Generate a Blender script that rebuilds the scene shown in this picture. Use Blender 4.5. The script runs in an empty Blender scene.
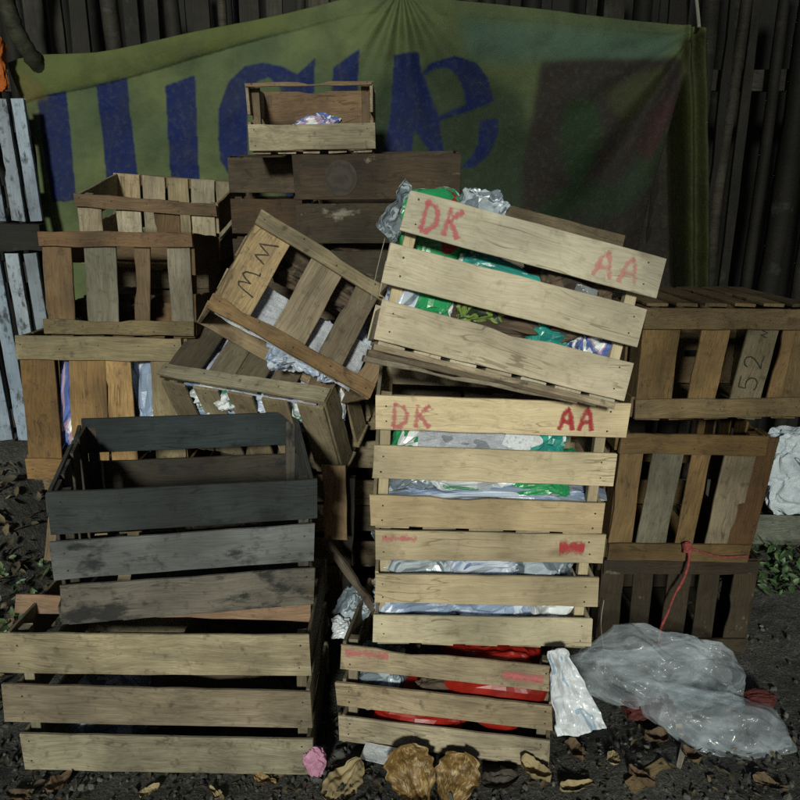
import bpy, math, random
import numpy as np
from mathutils import Vector, Matrix, Euler, noise

random.seed(7)
rnd = random.random
def U(a, b): return a + (b - a) * random.random()
S = bpy.context.scene
COL = S.collection

# ------------------------------------------------------------------ camera
F, HC, PITCH = 768.0, 1.3, math.radians(17)
def at(px, py, Y):
    a = (px - 400) / F; b = (400 - py) / F
    dy = math.cos(PITCH) + b * math.sin(PITCH); dz = -math.sin(PITCH) + b * math.cos(PITCH)
    t = Y / dy
    return Vector((a * t, Y, HC + dz * t))
cam = bpy.data.cameras.new('camera'); cam.sensor_width = 36; cam.lens = 36 * F / 800
cam.clip_start = 0.05; cam.clip_end = 500
camo = bpy.data.objects.new('camera', cam); COL.objects.link(camo)
camo.location = (0, 0, HC); camo.rotation_euler = (math.pi / 2 - PITCH, 0, 0)
S.camera = camo

# ------------------------------------------------------------------ light
SUN_AZ, SUN_EL = math.radians(-6), math.radians(21)     # azimuth of the sun seen from behind the camera; - is to the left
w = bpy.data.worlds.new('World'); S.world = w; w.use_nodes = True
nt = w.node_tree; bg = nt.nodes['Background']
sky = nt.nodes.new('ShaderNodeTexSky'); sky.sky_type = 'NISHITA'; sky.sun_disc = False
sky.sun_elevation = SUN_EL
sd = Vector((math.sin(SUN_AZ) * math.cos(SUN_EL), -math.cos(SUN_AZ) * math.cos(SUN_EL), math.sin(SUN_EL)))  # towards the sun
sky.sun_rotation = math.atan2(sd.x, sd.y)
nt.links.new(sky.outputs[0], bg.inputs[0]); bg.inputs[1].default_value = 0.021
sl = bpy.data.lights.new('sun', 'SUN'); sl.energy = 3.05; sl.angle = math.radians(6); sl.color = (.99, 1, .88)
so = bpy.data.objects.new('sun', sl); COL.objects.link(so)
so.rotation_euler = sd.to_track_quat('Z', 'Y').to_euler(); so.location = sd * 6
vs = S.view_settings; vs.view_transform = 'Standard'; vs.look = 'None'; vs.gamma = 1; vs.exposure = 0; vs.use_curve_mapping = False

# ------------------------------------------------------------------ materials
class N:
    def __init__(s, name):
        m = bpy.data.materials.new(name); m.use_nodes = True; s.m = m; s.t = m.node_tree
        s.b = s.t.nodes['Principled BSDF']; s.out = s.t.nodes['Material Output']
    def n(s, typ, **kw):
        x = s.t.nodes.new('ShaderNode' + typ)
        for k, v in kw.items(): setattr(x, k, v)
        return x
    def l(s, a, b): s.t.links.new(a, b)
    def setin(s, sock, v):
        if hasattr(v, 'is_linked') or isinstance(v, bpy.types.NodeSocket): s.l(v, sock)
        else: sock.default_value = v
    def math(s, op, a, b=0.0, clamp=False):
        x = s.n('Math', operation=op); x.use_clamp = clamp
        s.setin(x.inputs[0], a); s.setin(x.inputs[1], b); return x.outputs[0]
    def mix(s, f, a, b, blend='MIX'):
        x = s.n('Mix', data_type='RGBA', blend_type=blend)
        s.setin(x.inputs[0], f)
        for i, v in ((6, a), (7, b)):
            if isinstance(v, tuple): x.inputs[i].default_value = (*v[:3], 1)
            else: s.l(v, x.inputs[i])
        return x.outputs[2]
    def ramp(s, f, stops, interp='LINEAR'):
        x = s.n('ValToRGB'); r = x.color_ramp; r.interpolation = interp
        while len(r.elements) < len(stops): r.elements.new(.5)
        for e, (p, c) in zip(r.elements, stops):
            e.position = p; e.color = (c, c, c, 1) if isinstance(c, (int, float)) else (*c[:3], 1)
        s.l(f, x.inputs[0]); return x.outputs[0]
    def noise(s, vec, scale, detail=3, rough=.55, dist=0):
        x = s.n('TexNoise'); x.inputs['Scale'].default_value = scale; x.inputs['Detail'].default_value = detail
        x.inputs['Roughness'].default_value = rough; x.inputs['Distortion'].default_value = dist
        s.l(vec, x.inputs['Vector']); return x.outputs['Fac']
    def map(s, vec, scale=(1, 1, 1), loc=None):
        x = s.n('Mapping'); x.inputs['Scale'].default_value = scale
        if loc is not None: s.l(loc, x.inputs['Location'])
        s.l(vec, x.inputs['Vector']); return x.outputs[0]
    def bump(s, h, strength=.3, dist=.002):
        x = s.n('Bump'); x.inputs['Strength'].default_value = strength; x.inputs['Distance'].default_value = dist
        s.l(h, x.inputs['Height']); s.l(x.outputs[0], s.b.inputs['Normal'])
    def base(s, c): s.setin(s.b.inputs['Base Color'], (*c, 1) if isinstance(c, tuple) else c)
    def rough(s, r): s.setin(s.b.inputs['Roughness'], r)

def wood_mat(name, grain=.5, stain=.5, dirt=.4, dirtcol=(.03, .025, .018), rough=.75, blotch=None):
    """Bare sawn wood. The board's own tone is the object's colour; grain, knots, stains and dirt are procedural."""
    k = N(name)
    oi = k.n('ObjectInfo'); tc = k.n('TexCoord')
    off = k.n('CombineXYZ'); r = k.math('MULTIPLY', oi.outputs['Random'], 37.0)
    k.l(r, off.inputs[0]); k.l(k.math('MULTIPLY', oi.outputs['Random'], 91.0), off.inputs[2])
    P = k.map(tc.outputs['Object'], (1, 1, 1), off.outputs[0])
    warp = k.n('TexNoise'); warp.inputs['Scale'].default_value = 5; warp.inputs['Detail'].default_value = 1; k.l(P, warp.inputs['Vector'])
    wv = k.n('VectorMath', operation='SCALE'); k.l(warp.outputs['Color'], wv.inputs[0]); wv.inputs['Scale'].default_value = .05
    ad = k.n('VectorMath', operation='ADD'); k.l(P, ad.inputs[0]); k.l(wv.outputs[0], ad.inputs[1])
    g1 = k.noise(k.map(ad.outputs[0], (3, 60, 60)), 1.6, 4, .6)
    g2 = k.noise(k.map(ad.outputs[0], (8, 260, 260)), 1.5, 3, .6)
    # knots
    vo = k.n('TexVoronoi'); vo.inputs['Scale'].default_value = 1.0
    k.l(k.map(ad.outputs[0], (5.5, 1, 11)), vo.inputs['Vector'])
    knot = k.ramp(vo.outputs['Distance'], [(0, 1), (.07, .85), (.16, .12), (.3, 0)])
    st = k.noise(P, 7, 4, .6)
    stm = k.ramp(st, [(.42, 0), (.72, 1)])
    fine = k.noise(P, 42, 5, .65)
    spots = k.ramp(fine, [(.56, 0), (.72, 1)])
    big = k.noise(P, 3.3, 3, .55)
    strk = k.ramp(k.noise(k.map(P, (1.6, 14, 14)), 3.0, 5, .65), [(.5, 0), (.66, 1)])      # dirt drawn out along the grain
    saw = k.noise(k.map(P, (190, 9, 9)), 1, 2, .5)
    c = base0 = oi.outputs['Color']
    rel = lambda f: k.mix(1.0, base0, f, 'MULTIPLY')
    c = k.mix(k.math('MULTIPLY', k.ramp(g1, [(.3, 0), (.75, 1)]), grain * .55), c, rel((.60, .50, .40)))
    c = k.mix(k.math('MULTIPLY', k.ramp(g2, [(.35, 1), (.6, 0)]), grain * .55), c, rel((.30, .26, .22)))
    cr = k.noise(k.map(ad.outputs[0], (1.3, 34, 34)), 1.0, 2, .5)
    crm = k.math('MULTIPLY', k.math('LESS_THAN', k.math('ABSOLUTE', k.math('SUBTRACT', cr, .5)), .007), k.ramp(k.noise(P, 5, 2), [(.5, 0), (.56, .5)]))
    c = k.mix(crm, c, rel((.16, .12, .09)))
    c = k.mix(k.math('MULTIPLY', knot, .6), c, rel((.28, .20, .14)))
    c = k.mix(k.math('MULTIPLY', stm, stain), c, dirtcol)
    c = k.mix(k.math('MULTIPLY', spots, dirt), c, dirtcol)
    c = k.mix(k.math('MULTIPLY', strk, stain * .8), c, tuple(x * 1.6 for x in dirtcol))
    lo = k.ramp(big, [(.35, .58), (.65, 1.15)])
    c = k.mix(1.0, c, lo, 'MULTIPLY')
    if blotch:
        col, a, b_, amt, sc = blotch
        bn = k.noise(k.map(P, (.5, 1, 1)), sc, 6, .68)
        c = k.mix(k.math('MULTIPLY', k.ramp(bn, [(a, 0), (b_, 1)]), amt), c, col)
    k.base(c); k.rough(rough); k.b.inputs['Specular IOR Level'].default_value = .25
    k.bump(k.math('ADD', k.math('MULTIPLY', g2, .6), k.math('ADD', g1, k.math('ADD', k.math('MULTIPLY', fine, .5), k.math('MULTIPLY', saw, .35)))), .65, .0018)
    return k.m

M = {}
M['new'] = wood_mat('pale_pine_wood', .5, .22, .35, (.12, .09, .055))
M['worn'] = wood_mat('worn_pine_wood', .85, .42, .6)
M['old'] = wood_mat('old_brown_wood', 1, .65, .8, (.018, .014, .01), blotch=((.3, .29, .22), .62, .7, .5, 16))
M['black'] = wood_mat('mouldy_grey_wood', .6, .35, .6, (.009, .010, .011), blotch=((.012, .014, .016), .55, .63, .85, 11))
M['fence'] = wood_mat('weathered_fence_wood', 1, .8, .7, (.006, .006, .005), blotch=((.07, .085, .07), .60, .74, .5, 9))
M['white'] = wood_mat('flaking_whitewashed_wood', .5, .25, .7, (.02, .022, .022), blotch=((.03, .035, .035), .55, .62, .85, 19))

def plain(name, col, rough=.6, spec=.3, nscale=0, namt=.3, metal=0):
    k = N(name)
    if nscale:
        tc = k.n('TexCoord'); nn = k.noise(tc.outputs['Object'], nscale, 5, .6)
        k.base(k.mix(k.math('MULTIPLY', k.ramp(nn, [(.4, 0), (.65, 1)]), namt), col, tuple(x * .25 for x in col)))
        k.bump(nn, .4, .002)
    else: k.base(col)
    k.rough(rough); k.b.inputs['Specular IOR Level'].default_value = spec; k.b.inputs['Metallic'].default_value = metal
    return k.m
M['nail'] = plain('rusty_nail', (.03, .022, .018), .6)
M['rope'] = plain('faded_red_rope', (.24, .055, .05), .8, .2, 90, .6)
M['twine'] = plain('dusty_twine', (.25, .25, .2), .8)

def spray(name, col, thr=.47):
    k = N(name); tc = k.n('TexCoord')
    uv = k.n('UVMap'); sx = k.n('SeparateXYZ'); k.l(uv.outputs[0], sx.inputs[0])
    e = k.math('ABSOLUTE', k.math('SUBTRACT', sx.outputs[1], .5))
    nn = k.noise(tc.outputs['Object'], 130, 4, .7); n2 = k.noise(tc.outputs['Object'], 30, 3, .6)
    a = k.math('SUBTRACT', k.math('ADD', k.math('MULTIPLY', nn, .8), k.math('MULTIPLY', n2, .5)), k.math('MULTIPLY', e, 1.1))
    a = k.ramp(a, [(thr - .15, 0), (thr + .17, .8)])
    k.base(col); k.rough(.7); k.setin(k.b.inputs['Alpha'], a)
    return k.m
M['red'] = spray('sprayed_red_paint', (.48, .09, .11), .47)
M['redwash'] = spray('faded_red_paint', (.50, .13, .14), .50)
M['redpale'] = spray('worn_off_red_paint', (.52, .2, .18), .56)
M['redfull'] = spray('thick_red_paint', (.36, .02, .03), .36)
M['ink'] = spray('black_marker_ink', (.012, .012, .012), .22)

def printed(name, stops, scale=6, seed=0, rough=.35, stretch=(1, 1, 1), text=0, trans=0):
    """Printed film or paper: hard-edged areas of colour."""
    k = N(name); uv = k.n('UVMap'); oi = k.n('ObjectInfo')
    o = k.n('CombineXYZ'); k.l(k.math('MULTIPLY', oi.outputs['Random'], 13), o.inputs[0]); o.inputs[1].default_value = seed
    P = k.map(uv.outputs[0], stretch, o.outputs[0])
    nn = k.noise(P, scale, 1.5, .5, .6)
    c = k.ramp(nn, stops, 'CONSTANT')
    if text:
        sx = k.n('SeparateXYZ'); k.l(uv.outputs[0], sx.inputs[0])
        row = k.math('FRACT', k.math('MULTIPLY', sx.outputs[1], text))
        rowm = k.math('GREATER_THAN', row, .5)
        let = k.noise(k.map(uv.outputs[0], (text * 2.2, text * 1.0, 1)), 1.3, 2, .8)
        lm = k.math('MULTIPLY', rowm, k.ramp(let, [(.44, 0), (.5, .65)]))
        c = k.mix(lm, c, (.04, .04, .06))
    d = k.noise(P, 11, 5, .6)
    c = k.mix(k.math('MULTIPLY', k.ramp(d, [(.45, 0), (.7, 1)]), .35), c, (.05, .05, .045))
    k.base(c); k.rough(rough)
    tc = k.n('TexCoord'); k.bump(k.noise(tc.outputs['Object'], 60, 4, .6), .35, .003)
    return k.m
W_, LIL, BLU, GRN, TEAL, BRN = (.66, .70, .72), (.32, .40, .58), (.10, .16, .42), (.02, .26, .09), (.02, .22, .20), (.10, .07, .045)
M['pgreen'] = printed('green_and_white_film', [(0, W_), (.40, GRN), (.62, (.3, .02, .03)), (.66, W_)], 2.2, 3, .28)
M['pteal'] = printed('teal_film', [(0, TEAL), (.5, (.03, .3, .25)), (.62, W_), (.68, TEAL)], 3, 5, .3)
M['plilac'] = printed('lilac_and_blue_printed_film', [(0, (.24, .32, .46)), (.40, (.33, .41, .56)), (.5, (.50, .57, .68)), (.66, (.16, .2, .36)), (.69, (.45, .5, .6))], 5, 8, .3)
M['pwhite'] = printed('white_printed_film', [(0, BLU), (.33, W_), (.60, (.38, .42, .46)), (.66, (.05, .2, .1)), (.70, W_)], 3.2, 2, .32)
M['pblue'] = printed('blue_and_pink_printed_film', [(0, W_), (.38, BLU), (.53, (.42, .3, .4)), (.6, W_), (.7, BLU)], 5, 4, .35)
M['news'] = printed('newsprint', [(0, (.46, .49, .54)), (.55, (.40, .43, .48)), (.68, (.2, .22, .26))], 3, 1, .8, text=44)
M['pnews'] = printed('lilac_newsprint', [(0, (.40, .43, .58)), (.5, (.50, .53, .60)), (.6, (.28, .3, .45)), (.68, (.62, .66, .7))], 5, 15, .6, text=52)
M['camo'] = printed('green_and_black_patterned_film', [(0, (.02, .03, .015)), (.42, (.16, .24, .05)), (.56, (.02, .03, .02)), (.66, (.2, .26, .08))], 7, 6, .5)
M['brown'] = printed('brown_crumpled_paper', [(0, (.05, .035, .022)), (.5, (.09, .06, .035)), (.62, (.03, .022, .015))], 4, 9, .8)
M['grey'] = printed('dull_grey_film', [(0, (.16, .20, .24)), (.5, (.38, .45, .5)), (.62, (.10, .13, .16))], 4, 11, .3)
M['redfilm'] = plain('red_plastic', (.27, .014, .008), .38, .4, 14, .6)
M['sack'] = printed('white_woven_sack', [(0, (.52, .60, .65)), (.60, (.44, .52, .58)), (.70, (.10, .13, .15)), (.73, (.5, .58, .62))], 4.5, 7, .6, stretch=(1, 2, 1))
M['rag'] = plain('dull_red_cloth', (.085, .022, .02), .7, .2, 12, .5)
M['litterpale'] = plain('pale_tan_leaf', (.30, .24, .13), .7, .2, 24, .5)
M['brownleaf'] = plain('brown_dead_leaf', (.11, .075, .045), .7, .2, 24, .5)
M['pink'] = plain('pink_film', (.45, .22, .33), .5, .3, 20, .3)
M['orange'] = plain('faded_orange_fabric', (.35, .09, .015), .8, .2, 14, .5)
M['camowhite'] = printed('white_packet_film', [(0, (.58, .62, .66)), (.62, (.3, .4, .5)), (.70, (.55, .58, .6))], 3, 21, .28)

def poly_mat():
    k = N('clear_polythene')
    tc = k.n('TexCoord'); nn = k.noise(tc.outputs['Object'], 26, 4, .6, 1.2)
    n2 = k.noise(k.map(tc.outputs['Object'], (1, 1, 2.2)), 9, 4, .6, .8)
    k.base((.72, .84, .92)); k.rough(.19); k.b.inputs['Coat Weight'].default_value = .6; k.b.inputs['Coat Roughness'].default_value = .08; k.b.inputs['Specular IOR Level'].default_value = 1.0
    fr = k.n('LayerWeight'); fr.inputs[0].default_value = .35
    a = k.math('ADD', k.math('MULTIPLY', k.math('POWER', fr.outputs['Facing'], 1.6), .55), k.ramp(n2, [(.35, .03), (.7, .22)]), True)
    k.setin(k.b.inputs['Alpha'], a)
    k.bump(k.math('ADD', k.math('MULTIPLY', nn, .12), k.math('MULTIPLY', n2, 1.4)), .5, .012)
    return k.m
M['poly'] = poly_mat()

def leaf_mat(name, a, b, rough=.7):
    k = N(name); tc = k.n('TexCoord'); at_ = k.n('Attribute'); at_.attribute_name = 'tone'
    c = k.mix(at_.outputs['Fac'], a, b)
    nn = k.noise(tc.outputs['Object'], 55, 5, .6)
    c = k.mix(k.math('MULTIPLY', k.ramp(nn, [(.45, 0), (.65, 1)]), .5), c, tuple(x * .3 for x in a))
    k.base(c); k.rough(rough); k.bump(nn, .4, .002); return k.m
M['litter'] = leaf_mat('leaf_litter', (.035, .03, .02), (.17, .13, .07))
M['greenleaf'] = leaf_mat('green_leaves', (.03, .075, .025), (.12, .17, .07), .5)

def goldleaf():
    k = N('dry_golden_leaf'); uv = k.n('UVMap'); tc = k.n('TexCoord')
    nn = k.noise(tc.outputs['Object'], 26, 5, .65); n2 = k.noise(k.map(uv.outputs[0], (5, 7, 1)), 1, 4, .65, 2.0)
    c = k.mix(k.ramp(nn, [(.35, 0), (.7, 1)]), (.20, .115, .03), (.075, .042, .014))
    c = k.mix(k.math('MULTIPLY', k.ramp(n2, [(.5, 0), (.62, 1)]), .75), c, (.42, .33, .16))
    k.base(c); k.rough(.5); k.bump(k.math('ADD', n2, nn), .5, .004); return k.m
M['goldleaf'] = goldleaf()

def soil():
    k = N('dark_damp_soil'); g = k.n('NewGeometry')
    P = g.outputs['Position']
    a = k.noise(P, 4, 5, .6); b = k.noise(P, 38, 6, .65); c_ = k.noise(P, 160, 4, .6)
    c = k.mix(k.ramp(a, [(.35, 0), (.7, 1)]), (.036, .039, .034), (.085, .082, .07))
    c = k.mix(k.ramp(b, [(.5, 0), (.75, 1)]), c, (.15, .15, .135))
    c = k.mix(k.math('MULTIPLY', k.ramp(c_, [(.45, 1), (.6, 0)]), .6), c, (.012, .012, .011))
    k.base(c); k.rough(.85); k.bump(k.math('ADD', b, k.math('MULTIPLY', c_, .5)), 1.0, .012); return k.m
M['soil'] = soil()
def stone():
    k = N('rubble_stone'); at_ = k.n('Attribute'); at_.attribute_name = 'tone'; tc = k.n('TexCoord')
    c = k.mix(at_.outputs['Fac'], (.03, .033, .03), (.13, .135, .12))
    nn = k.noise(tc.outputs['Object'], 70, 5, .6)
    c = k.mix(k.math('MULTIPLY', nn, .5), c, (.03, .03, .028)); k.base(c); k.rough(.85); k.bump(nn, .6, .003); return k.m
M['stone'] = stone()

# ------------------------------------------------------------------ mesh helpers
def mesh_obj(name, verts, faces, mat, parent=None, mats=None, uvs=None, fmat=None, smooth=False):
    me = bpy.data.meshes.new(name); me.from_pydata([tuple(v) for v in verts], [], faces)
    for m in (mats or [mat]): me.materials.append(m)
    if fmat: me.polygons.foreach_set('material_index', fmat)
    if uvs is not None:
        l = me.uv_layers.new(name='UVMap')
        idx = np.zeros(len(me.loops), dtype=np.int64); me.loops.foreach_get('vertex_index', idx)
        l.data.foreach_set('uv', np.array(uvs, dtype=np.float32)[idx].ravel())
    if smooth: me.polygons.foreach_set('use_smooth', [True] * len(me.polygons))
    me.update()
    o = bpy.data.objects.new(name, me); COL.objects.link(o)
    if parent: o.parent = parent
    return o
def tag(o, label, cat, group=None, kind=None):
    if label: o['label'] = label
    if cat: o['category'] = cat
    if group: o['group'] = group
    if kind: o['kind'] = kind
    return o
def empty(name, Mx, label, cat, group=None):
    o = bpy.data.objects.new(name, None); COL.objects.link(o); o.matrix_world = Mx; o.empty_display_size = .05
    return tag(o, label, cat, group)
def pose(x, y, z, rx=0, ry=0, rz=0):
    return Matrix.Translation((x, y, z)) @ Euler(tuple(math.radians(a) for a in (rx, ry, rz)), 'XYZ').to_matrix().to_4x4()
def axes(origin, ex, ez):
    ex = Vector(ex).normalized(); ez = Vector(ez).normalized(); ey = ez.cross(ex)
    m = Matrix((ex, ey, ez)).transposed().to_4x4(); m.translation = Vector(origin); return m

def vary(c, amt=.2):
    k = 1 + U(-amt, amt); h = U(-.05, .05)
    return (max(.004, c[0] * k * (1 + h)), max(.004, c[1] * k), max(.004, c[2] * k * (1 - h)), 1)

def board(name, mat, parent, m, L, wd, t, col, rag=.0012, bow=.0015, nails=(), skew=.0, seg=12, nail_side=-1, chip=.3):
    """A sawn board: length on local x, width on local z, thickness on local y from 0 to -t (outer face at -t). Edges wander, ends are not square."""
    s0 = U(0, 99); V = []; Fc = []
    ch = min(.0012, t * .2)
    ring = [(-t, ch), (-t + ch, 0), (-ch, 0), (0, ch), (0, wd - ch), (-ch, wd), (-t + ch, wd), (-t, wd - ch)]
    bowa = U(-bow, bow); sk0, sk1 = U(-skew, skew), U(-skew, skew); tw = U(-.0015, .0015)
    chipx = U(.1, .9) * L if rnd() < chip else None; chipw = U(.01, .04); chipd = U(.004, .010)
    for i in range(seg + 1):
        u = i / seg; x = u * L
        b = bowa * 4 * u * (1 - u)
        lo = rag * noise.noise((x * 14, s0, 0)) * 1.6; hi = rag * noise.noise((x * 14, s0, 9)) * 1.6
        if chipx and abs(x - chipx) < chipw + L / seg * .5: hi -= chipd * U(.4, 1)
        for (y, z) in ring:
            zz = z + (lo if z < wd / 2 else hi)
            xx = x + ((sk0 * (z / wd - .5) + U(-.0014, .0014)) if i == 0 else (sk1 * (z / wd - .5) + U(-.0014, .0014)) if i == seg else 0)
            V.append((xx, y + b + tw * (z / wd - .5) * (u - .5) * 4, zz))
    for i in range(seg):
        for j in range(8):
            a = i * 8 + j; b2 = i * 8 + (j + 1) % 8
            Fc.append((a, a + 8, b2 + 8, b2))
    Fc.append(tuple(range(8))); Fc.append(tuple(reversed(range(seg * 8, seg * 8 + 8))))
    fm = [0] * len(Fc)
    for (x, z) in nails:
        u = x / L; y0 = (-t if nail_side < 0 else 0) + bowa * 4 * u * (1 - u)
        r = U(.0016, .0024); n0 = len(V); x += U(-.004, .004); z += U(-.006, .006)
        for q in range(7):
            a = q / 7 * math.tau
            V.append((x + r * math.cos(a), y0 - .0007 * (-nail_side), z + r * math.sin(a)))
        Fc.append(tuple(n0 + q for q in range(7))); fm.append(1)
    o = mesh_obj(name, V, Fc, mat, parent, mats=[mat, M['nail']], fmat=fm)
    o.color = vary(col); o.matrix_local = m
    o['_bow'] = bowa; o['_L'] = L; o['_t'] = t
    return o

GLYPH = {  # strokes in a 1 x 1 cell
    'D': [[(.05, .0), (.1, 1)], [(.0, .98), (.5, .9), (.78, .62), (.72, .25), (.4, .02), (.0, .0)]],
    'K': [[(.08, 0), (.1, 1)], [(.8, 1), (.14, .5)], [(.2, .55), (.85, .0)]],
    'H': [[(.08, 0), (.1, 1)], [(.78, 0), (.8, 1)], [(.1, .5), (.8, .52)]],
    'A': [[(.0, 0), (.22, .75), (.42, 1), (.62, .75), (.84, 0)], [(.14, .4), (.72, .42)]],
    '5': [[(.85, .97), (.5, .95), (.15, .93), (.12, .55), (.35, .62), (.6, .6), (.8, .42), (.78, .2), (.55, .04), (.25, .02), (.05, .12)]],
    '2': [[(.1, .75), (.2, .93), (.42, 1), (.66, .93), (.75, .74), (.62, .5), (.3, .22), (.08, .05), (.4, .1), (.9, .04)]],
    'M': [[(0, 0), (.06, .5), (.14, .85), (.25, .92), (.34, .7), (.40, .4), (.47, .7), (.58, .95), (.72, .85), (.80, .5), (.84, .2), (.95, .25)]],
    'N': [[(.0, .3), (.15, .9), (.4, .3), (.6, .95), (.9, .1)]],
    '-': [[(0, .5), (.4, .56), (1, .5)]],
    '#': [[(0, .2), (1, .3), (.0, .5), (1, .6), (.1, .85), (.95, .85)]],
}
def mark(name, slat, mat, text, x0, z0, ch, cw, sw, gap=.25, rot=0, jit=.04):
    V, Fc, UV = [], [], []
    L, bow, t = slat['_L'], slat['_bow'], slat['_t']
    for i, c in enumerate(text):
        for st in GLYPH[c]:
            pts = []
            for a, b in zip(st, st[1:]):
                for q in range(6): pts.append((a[0] + (b[0] - a[0]) * q / 6, a[1] + (b[1] - a[1]) * q / 6))
            pts.append(st[-1])
            P = []
            for k_, (gx, gz) in enumerate(pts):
                px = (i * (1 + gap) + gx) * cw + jit * ch * .5 * noise.noise((gx * 3 + i, gz * 3, x0 * 9)); pz = gz * ch + jit * ch * .5 * noise.noise((gz * 3, gx * 3 + i, 4))
                if rot: px, pz = -pz * math.sin(rot) + px * math.cos(rot), px * math.sin(rot) + pz * math.cos(rot)
                P.append(Vector((x0 + px, z0 + pz)))
            n0 = len(V)
            for k_ in range(len(P)):
                d = (P[min(k_ + 1, len(P) - 1)] - P[max(k_ - 1, 0)]); d = d.normalized() if d.length > 1e-9 else Vector((1, 0))
                nn = Vector((-d.y, d.x)) * sw / 2
                for s, v in ((1, 0), (-1, 1)):
                    p = P[k_] + nn * s; u = p.x / L
                    V.append((p.x, -t - .0012 - .00008 * (len(V) % 97) * .1 + bow * 4 * u * (1 - u), p.y)); UV.append((k_ * .1, v))
            for k_ in range(len(P) - 1):
                a = n0 + k_ * 2; Fc.append((a, a + 1, a + 3, a + 2))
    return mesh_obj(name, V, Fc, mat, slat, uvs=UV)

GROUP = 'slatted wooden crates piled in front of the banner'
T_ = .008; PO = .022
def crate(label, Mx, W, D, H, col, mat='worn', front=('H', 3, .082), back=('H', 3, .082), left=('H', 3, .07), right=('H', 3, .07), bottom=5, top=0,
          over=.006, tcols=None, rag=.0014, backcol=None, postcol=None, name='wooden_crate', skew=.004, railw=.038, base_cols=None):
    root = empty(name, Mx, label, 'crate', GROUP)
    m = M[mat]; parts = {}
    pc = postcol or tuple(x * .8 for x in col)
    for (x, y) in ((T_ + .001, .001), (W - PO - T_ - .001, .001), (T_ + .001, D - PO - .001), (W - PO - T_ - .001, D - PO - .001)):
        board('corner_post', m, root, axes((x, y, .004), (0, 0, 1), (1, 0, 0)) @ Matrix.Translation((0, 0, 0)), H - .01, PO, PO, pc, seg=3, chip=0) if False else \
            board('corner_post', m, root, axes((x, y + PO, .006), (0, 0, 1), (1, 0, 0)) @ Matrix.Rotation(math.pi, 4, 'X') @ Matrix.Translation((0, PO, -PO)), H - .014, PO, PO, pc, seg=3, chip=0)
    def face(nm, spec, org, ex, length, c):
        """org: lower corner of the face on its outer plane base, ex: horizontal direction such that outward = -(z x ex)"""
        if not spec: return
        ex = Vector(ex); ez = Vector((0, 0, 1)); out = ex.cross(ez)
        A = axes(org, ex, ez)          # local -y is outward
        kind = spec[0]; lst = []
        if kind == 'H':
            n, wd = spec[1], spec[2]; rows = spec[3] if len(spec) > 3 else None
            for i in range(n):
                z = i * (H - wd) / max(1, n - 1)
                oL, oR = U(-over * .3, over), U(-over * .3, over); ww = wd * U(.95, 1.03); tilt = U(-.008, .008); cc = c
                if rows:
                    if rows[i] is None: continue
                    z, ww, oL, oR, tilt = rows[i][:5]
                    if len(rows[i]) > 5: cc = rows[i][5]
                Lb = length + oL + oR
                na = [(oL + .018, ww * .25), (oL + .018, ww * .75), (Lb - oR - .018, ww * .25), (Lb - oR - .018, ww * .75)]
                s = board('slat', m, root, A @ Matrix.Translation((-oL, 0, z)) @ Matrix.Rotation(-tilt, 4, 'Y'), Lb, ww, T_ * U(.85, 1.1), cc, rag=rag, nails=na, skew=skew)
                lst.append(s)
        else:
            n, wd = spec[1], spec[2]; cols = spec[3] if len(spec) > 3 else None; leans = spec[4] if len(spec) > 4 else None
            for i in range(n):
                ww = wd * U(.85, 1.12); x = i * (length - wd) / (n - 1); ln = U(-.02, .02)
                if leans: x += leans[i][0]; ln = leans[i][1]; ww = leans[i][2] if len(leans[i]) > 2 else ww
                cc = cols[i] if cols else c
                # vertical board: length along z, width along -x so that outward stays -y
                B = A @ Matrix.Translation((x, 0, .002)) @ Matrix.Rotation(ln, 4, 'Y') @ Matrix.Translation((ww, 0, 0)) @ Matrix.Rotation(-math.pi / 2, 4, 'Y')
                s = board('slat', m, root, B @ Matrix.Translation((0, 0, 0)), H - .004, ww, T_ * .9, cc, rag=rag, skew=.0, nails=[(.016, ww * .5)])
                lst.append(s)
            for z in (0, H - railw):
                na = [(.015 + k_ * (length - .03) / 4, railw * U(.3, .7)) for k_ in range(5)]
                s = board('rail', m, root, A @ Matrix.Translation((-U(0, over), -T_ - .0008, z)) @ Matrix.Rotation(U(-.008, .008), 4, 'Y'), length + U(0, over), railw * U(.93, 1.05), .009, c if not tcols else tcols[0 if z == 0 else 1], rag=rag * 1.5, nails=na, skew=skew)
                lst.append(s)
        parts[nm] = lst
    bc = backcol or tuple(x * .85 for x in col)
    face('front', front, (0, 0, 0), (1, 0, 0), W, col)
    face('back', back, (W, D, 0), (-1, 0, 0), W, bc)
    face('left', left, (T_ , D - .001, 0), (0, -1, 0), D - .002, bc)
    face('right', right, (W - T_, .001, 0), (0, 1, 0), D - .002, bc)
    for (cnt, z, flip) in ((bottom, .0, 1), (top, H, -1)):
        if not cnt: continue
        wd = (W - .02) / cnt * .78
        for i in range(cnt):
            x = .006 + i * (W - .012 - wd) / (cnt - 1)
            # boards run along y, lying flat
            o3 = (x, .004, z - .001) if flip > 0 else (x + wd, .004, z + .001)
            ez = Vector((1, 0, 0)) * flip
            A = axes(o3, (0, 1, 0), ez)
            s = board('bottom_slat' if flip > 0 else 'slat', m, root, A, D - .008, wd, T_, (base_cols[i] if base_cols else bc), rag=rag, nails=[(.015, wd / 2), (D - .02, wd / 2)])
            parts.setdefault('bottom' if flip > 0 else 'top', []).append(s)
    root['_'] = 0; del root['_']
    return root, parts

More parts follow.
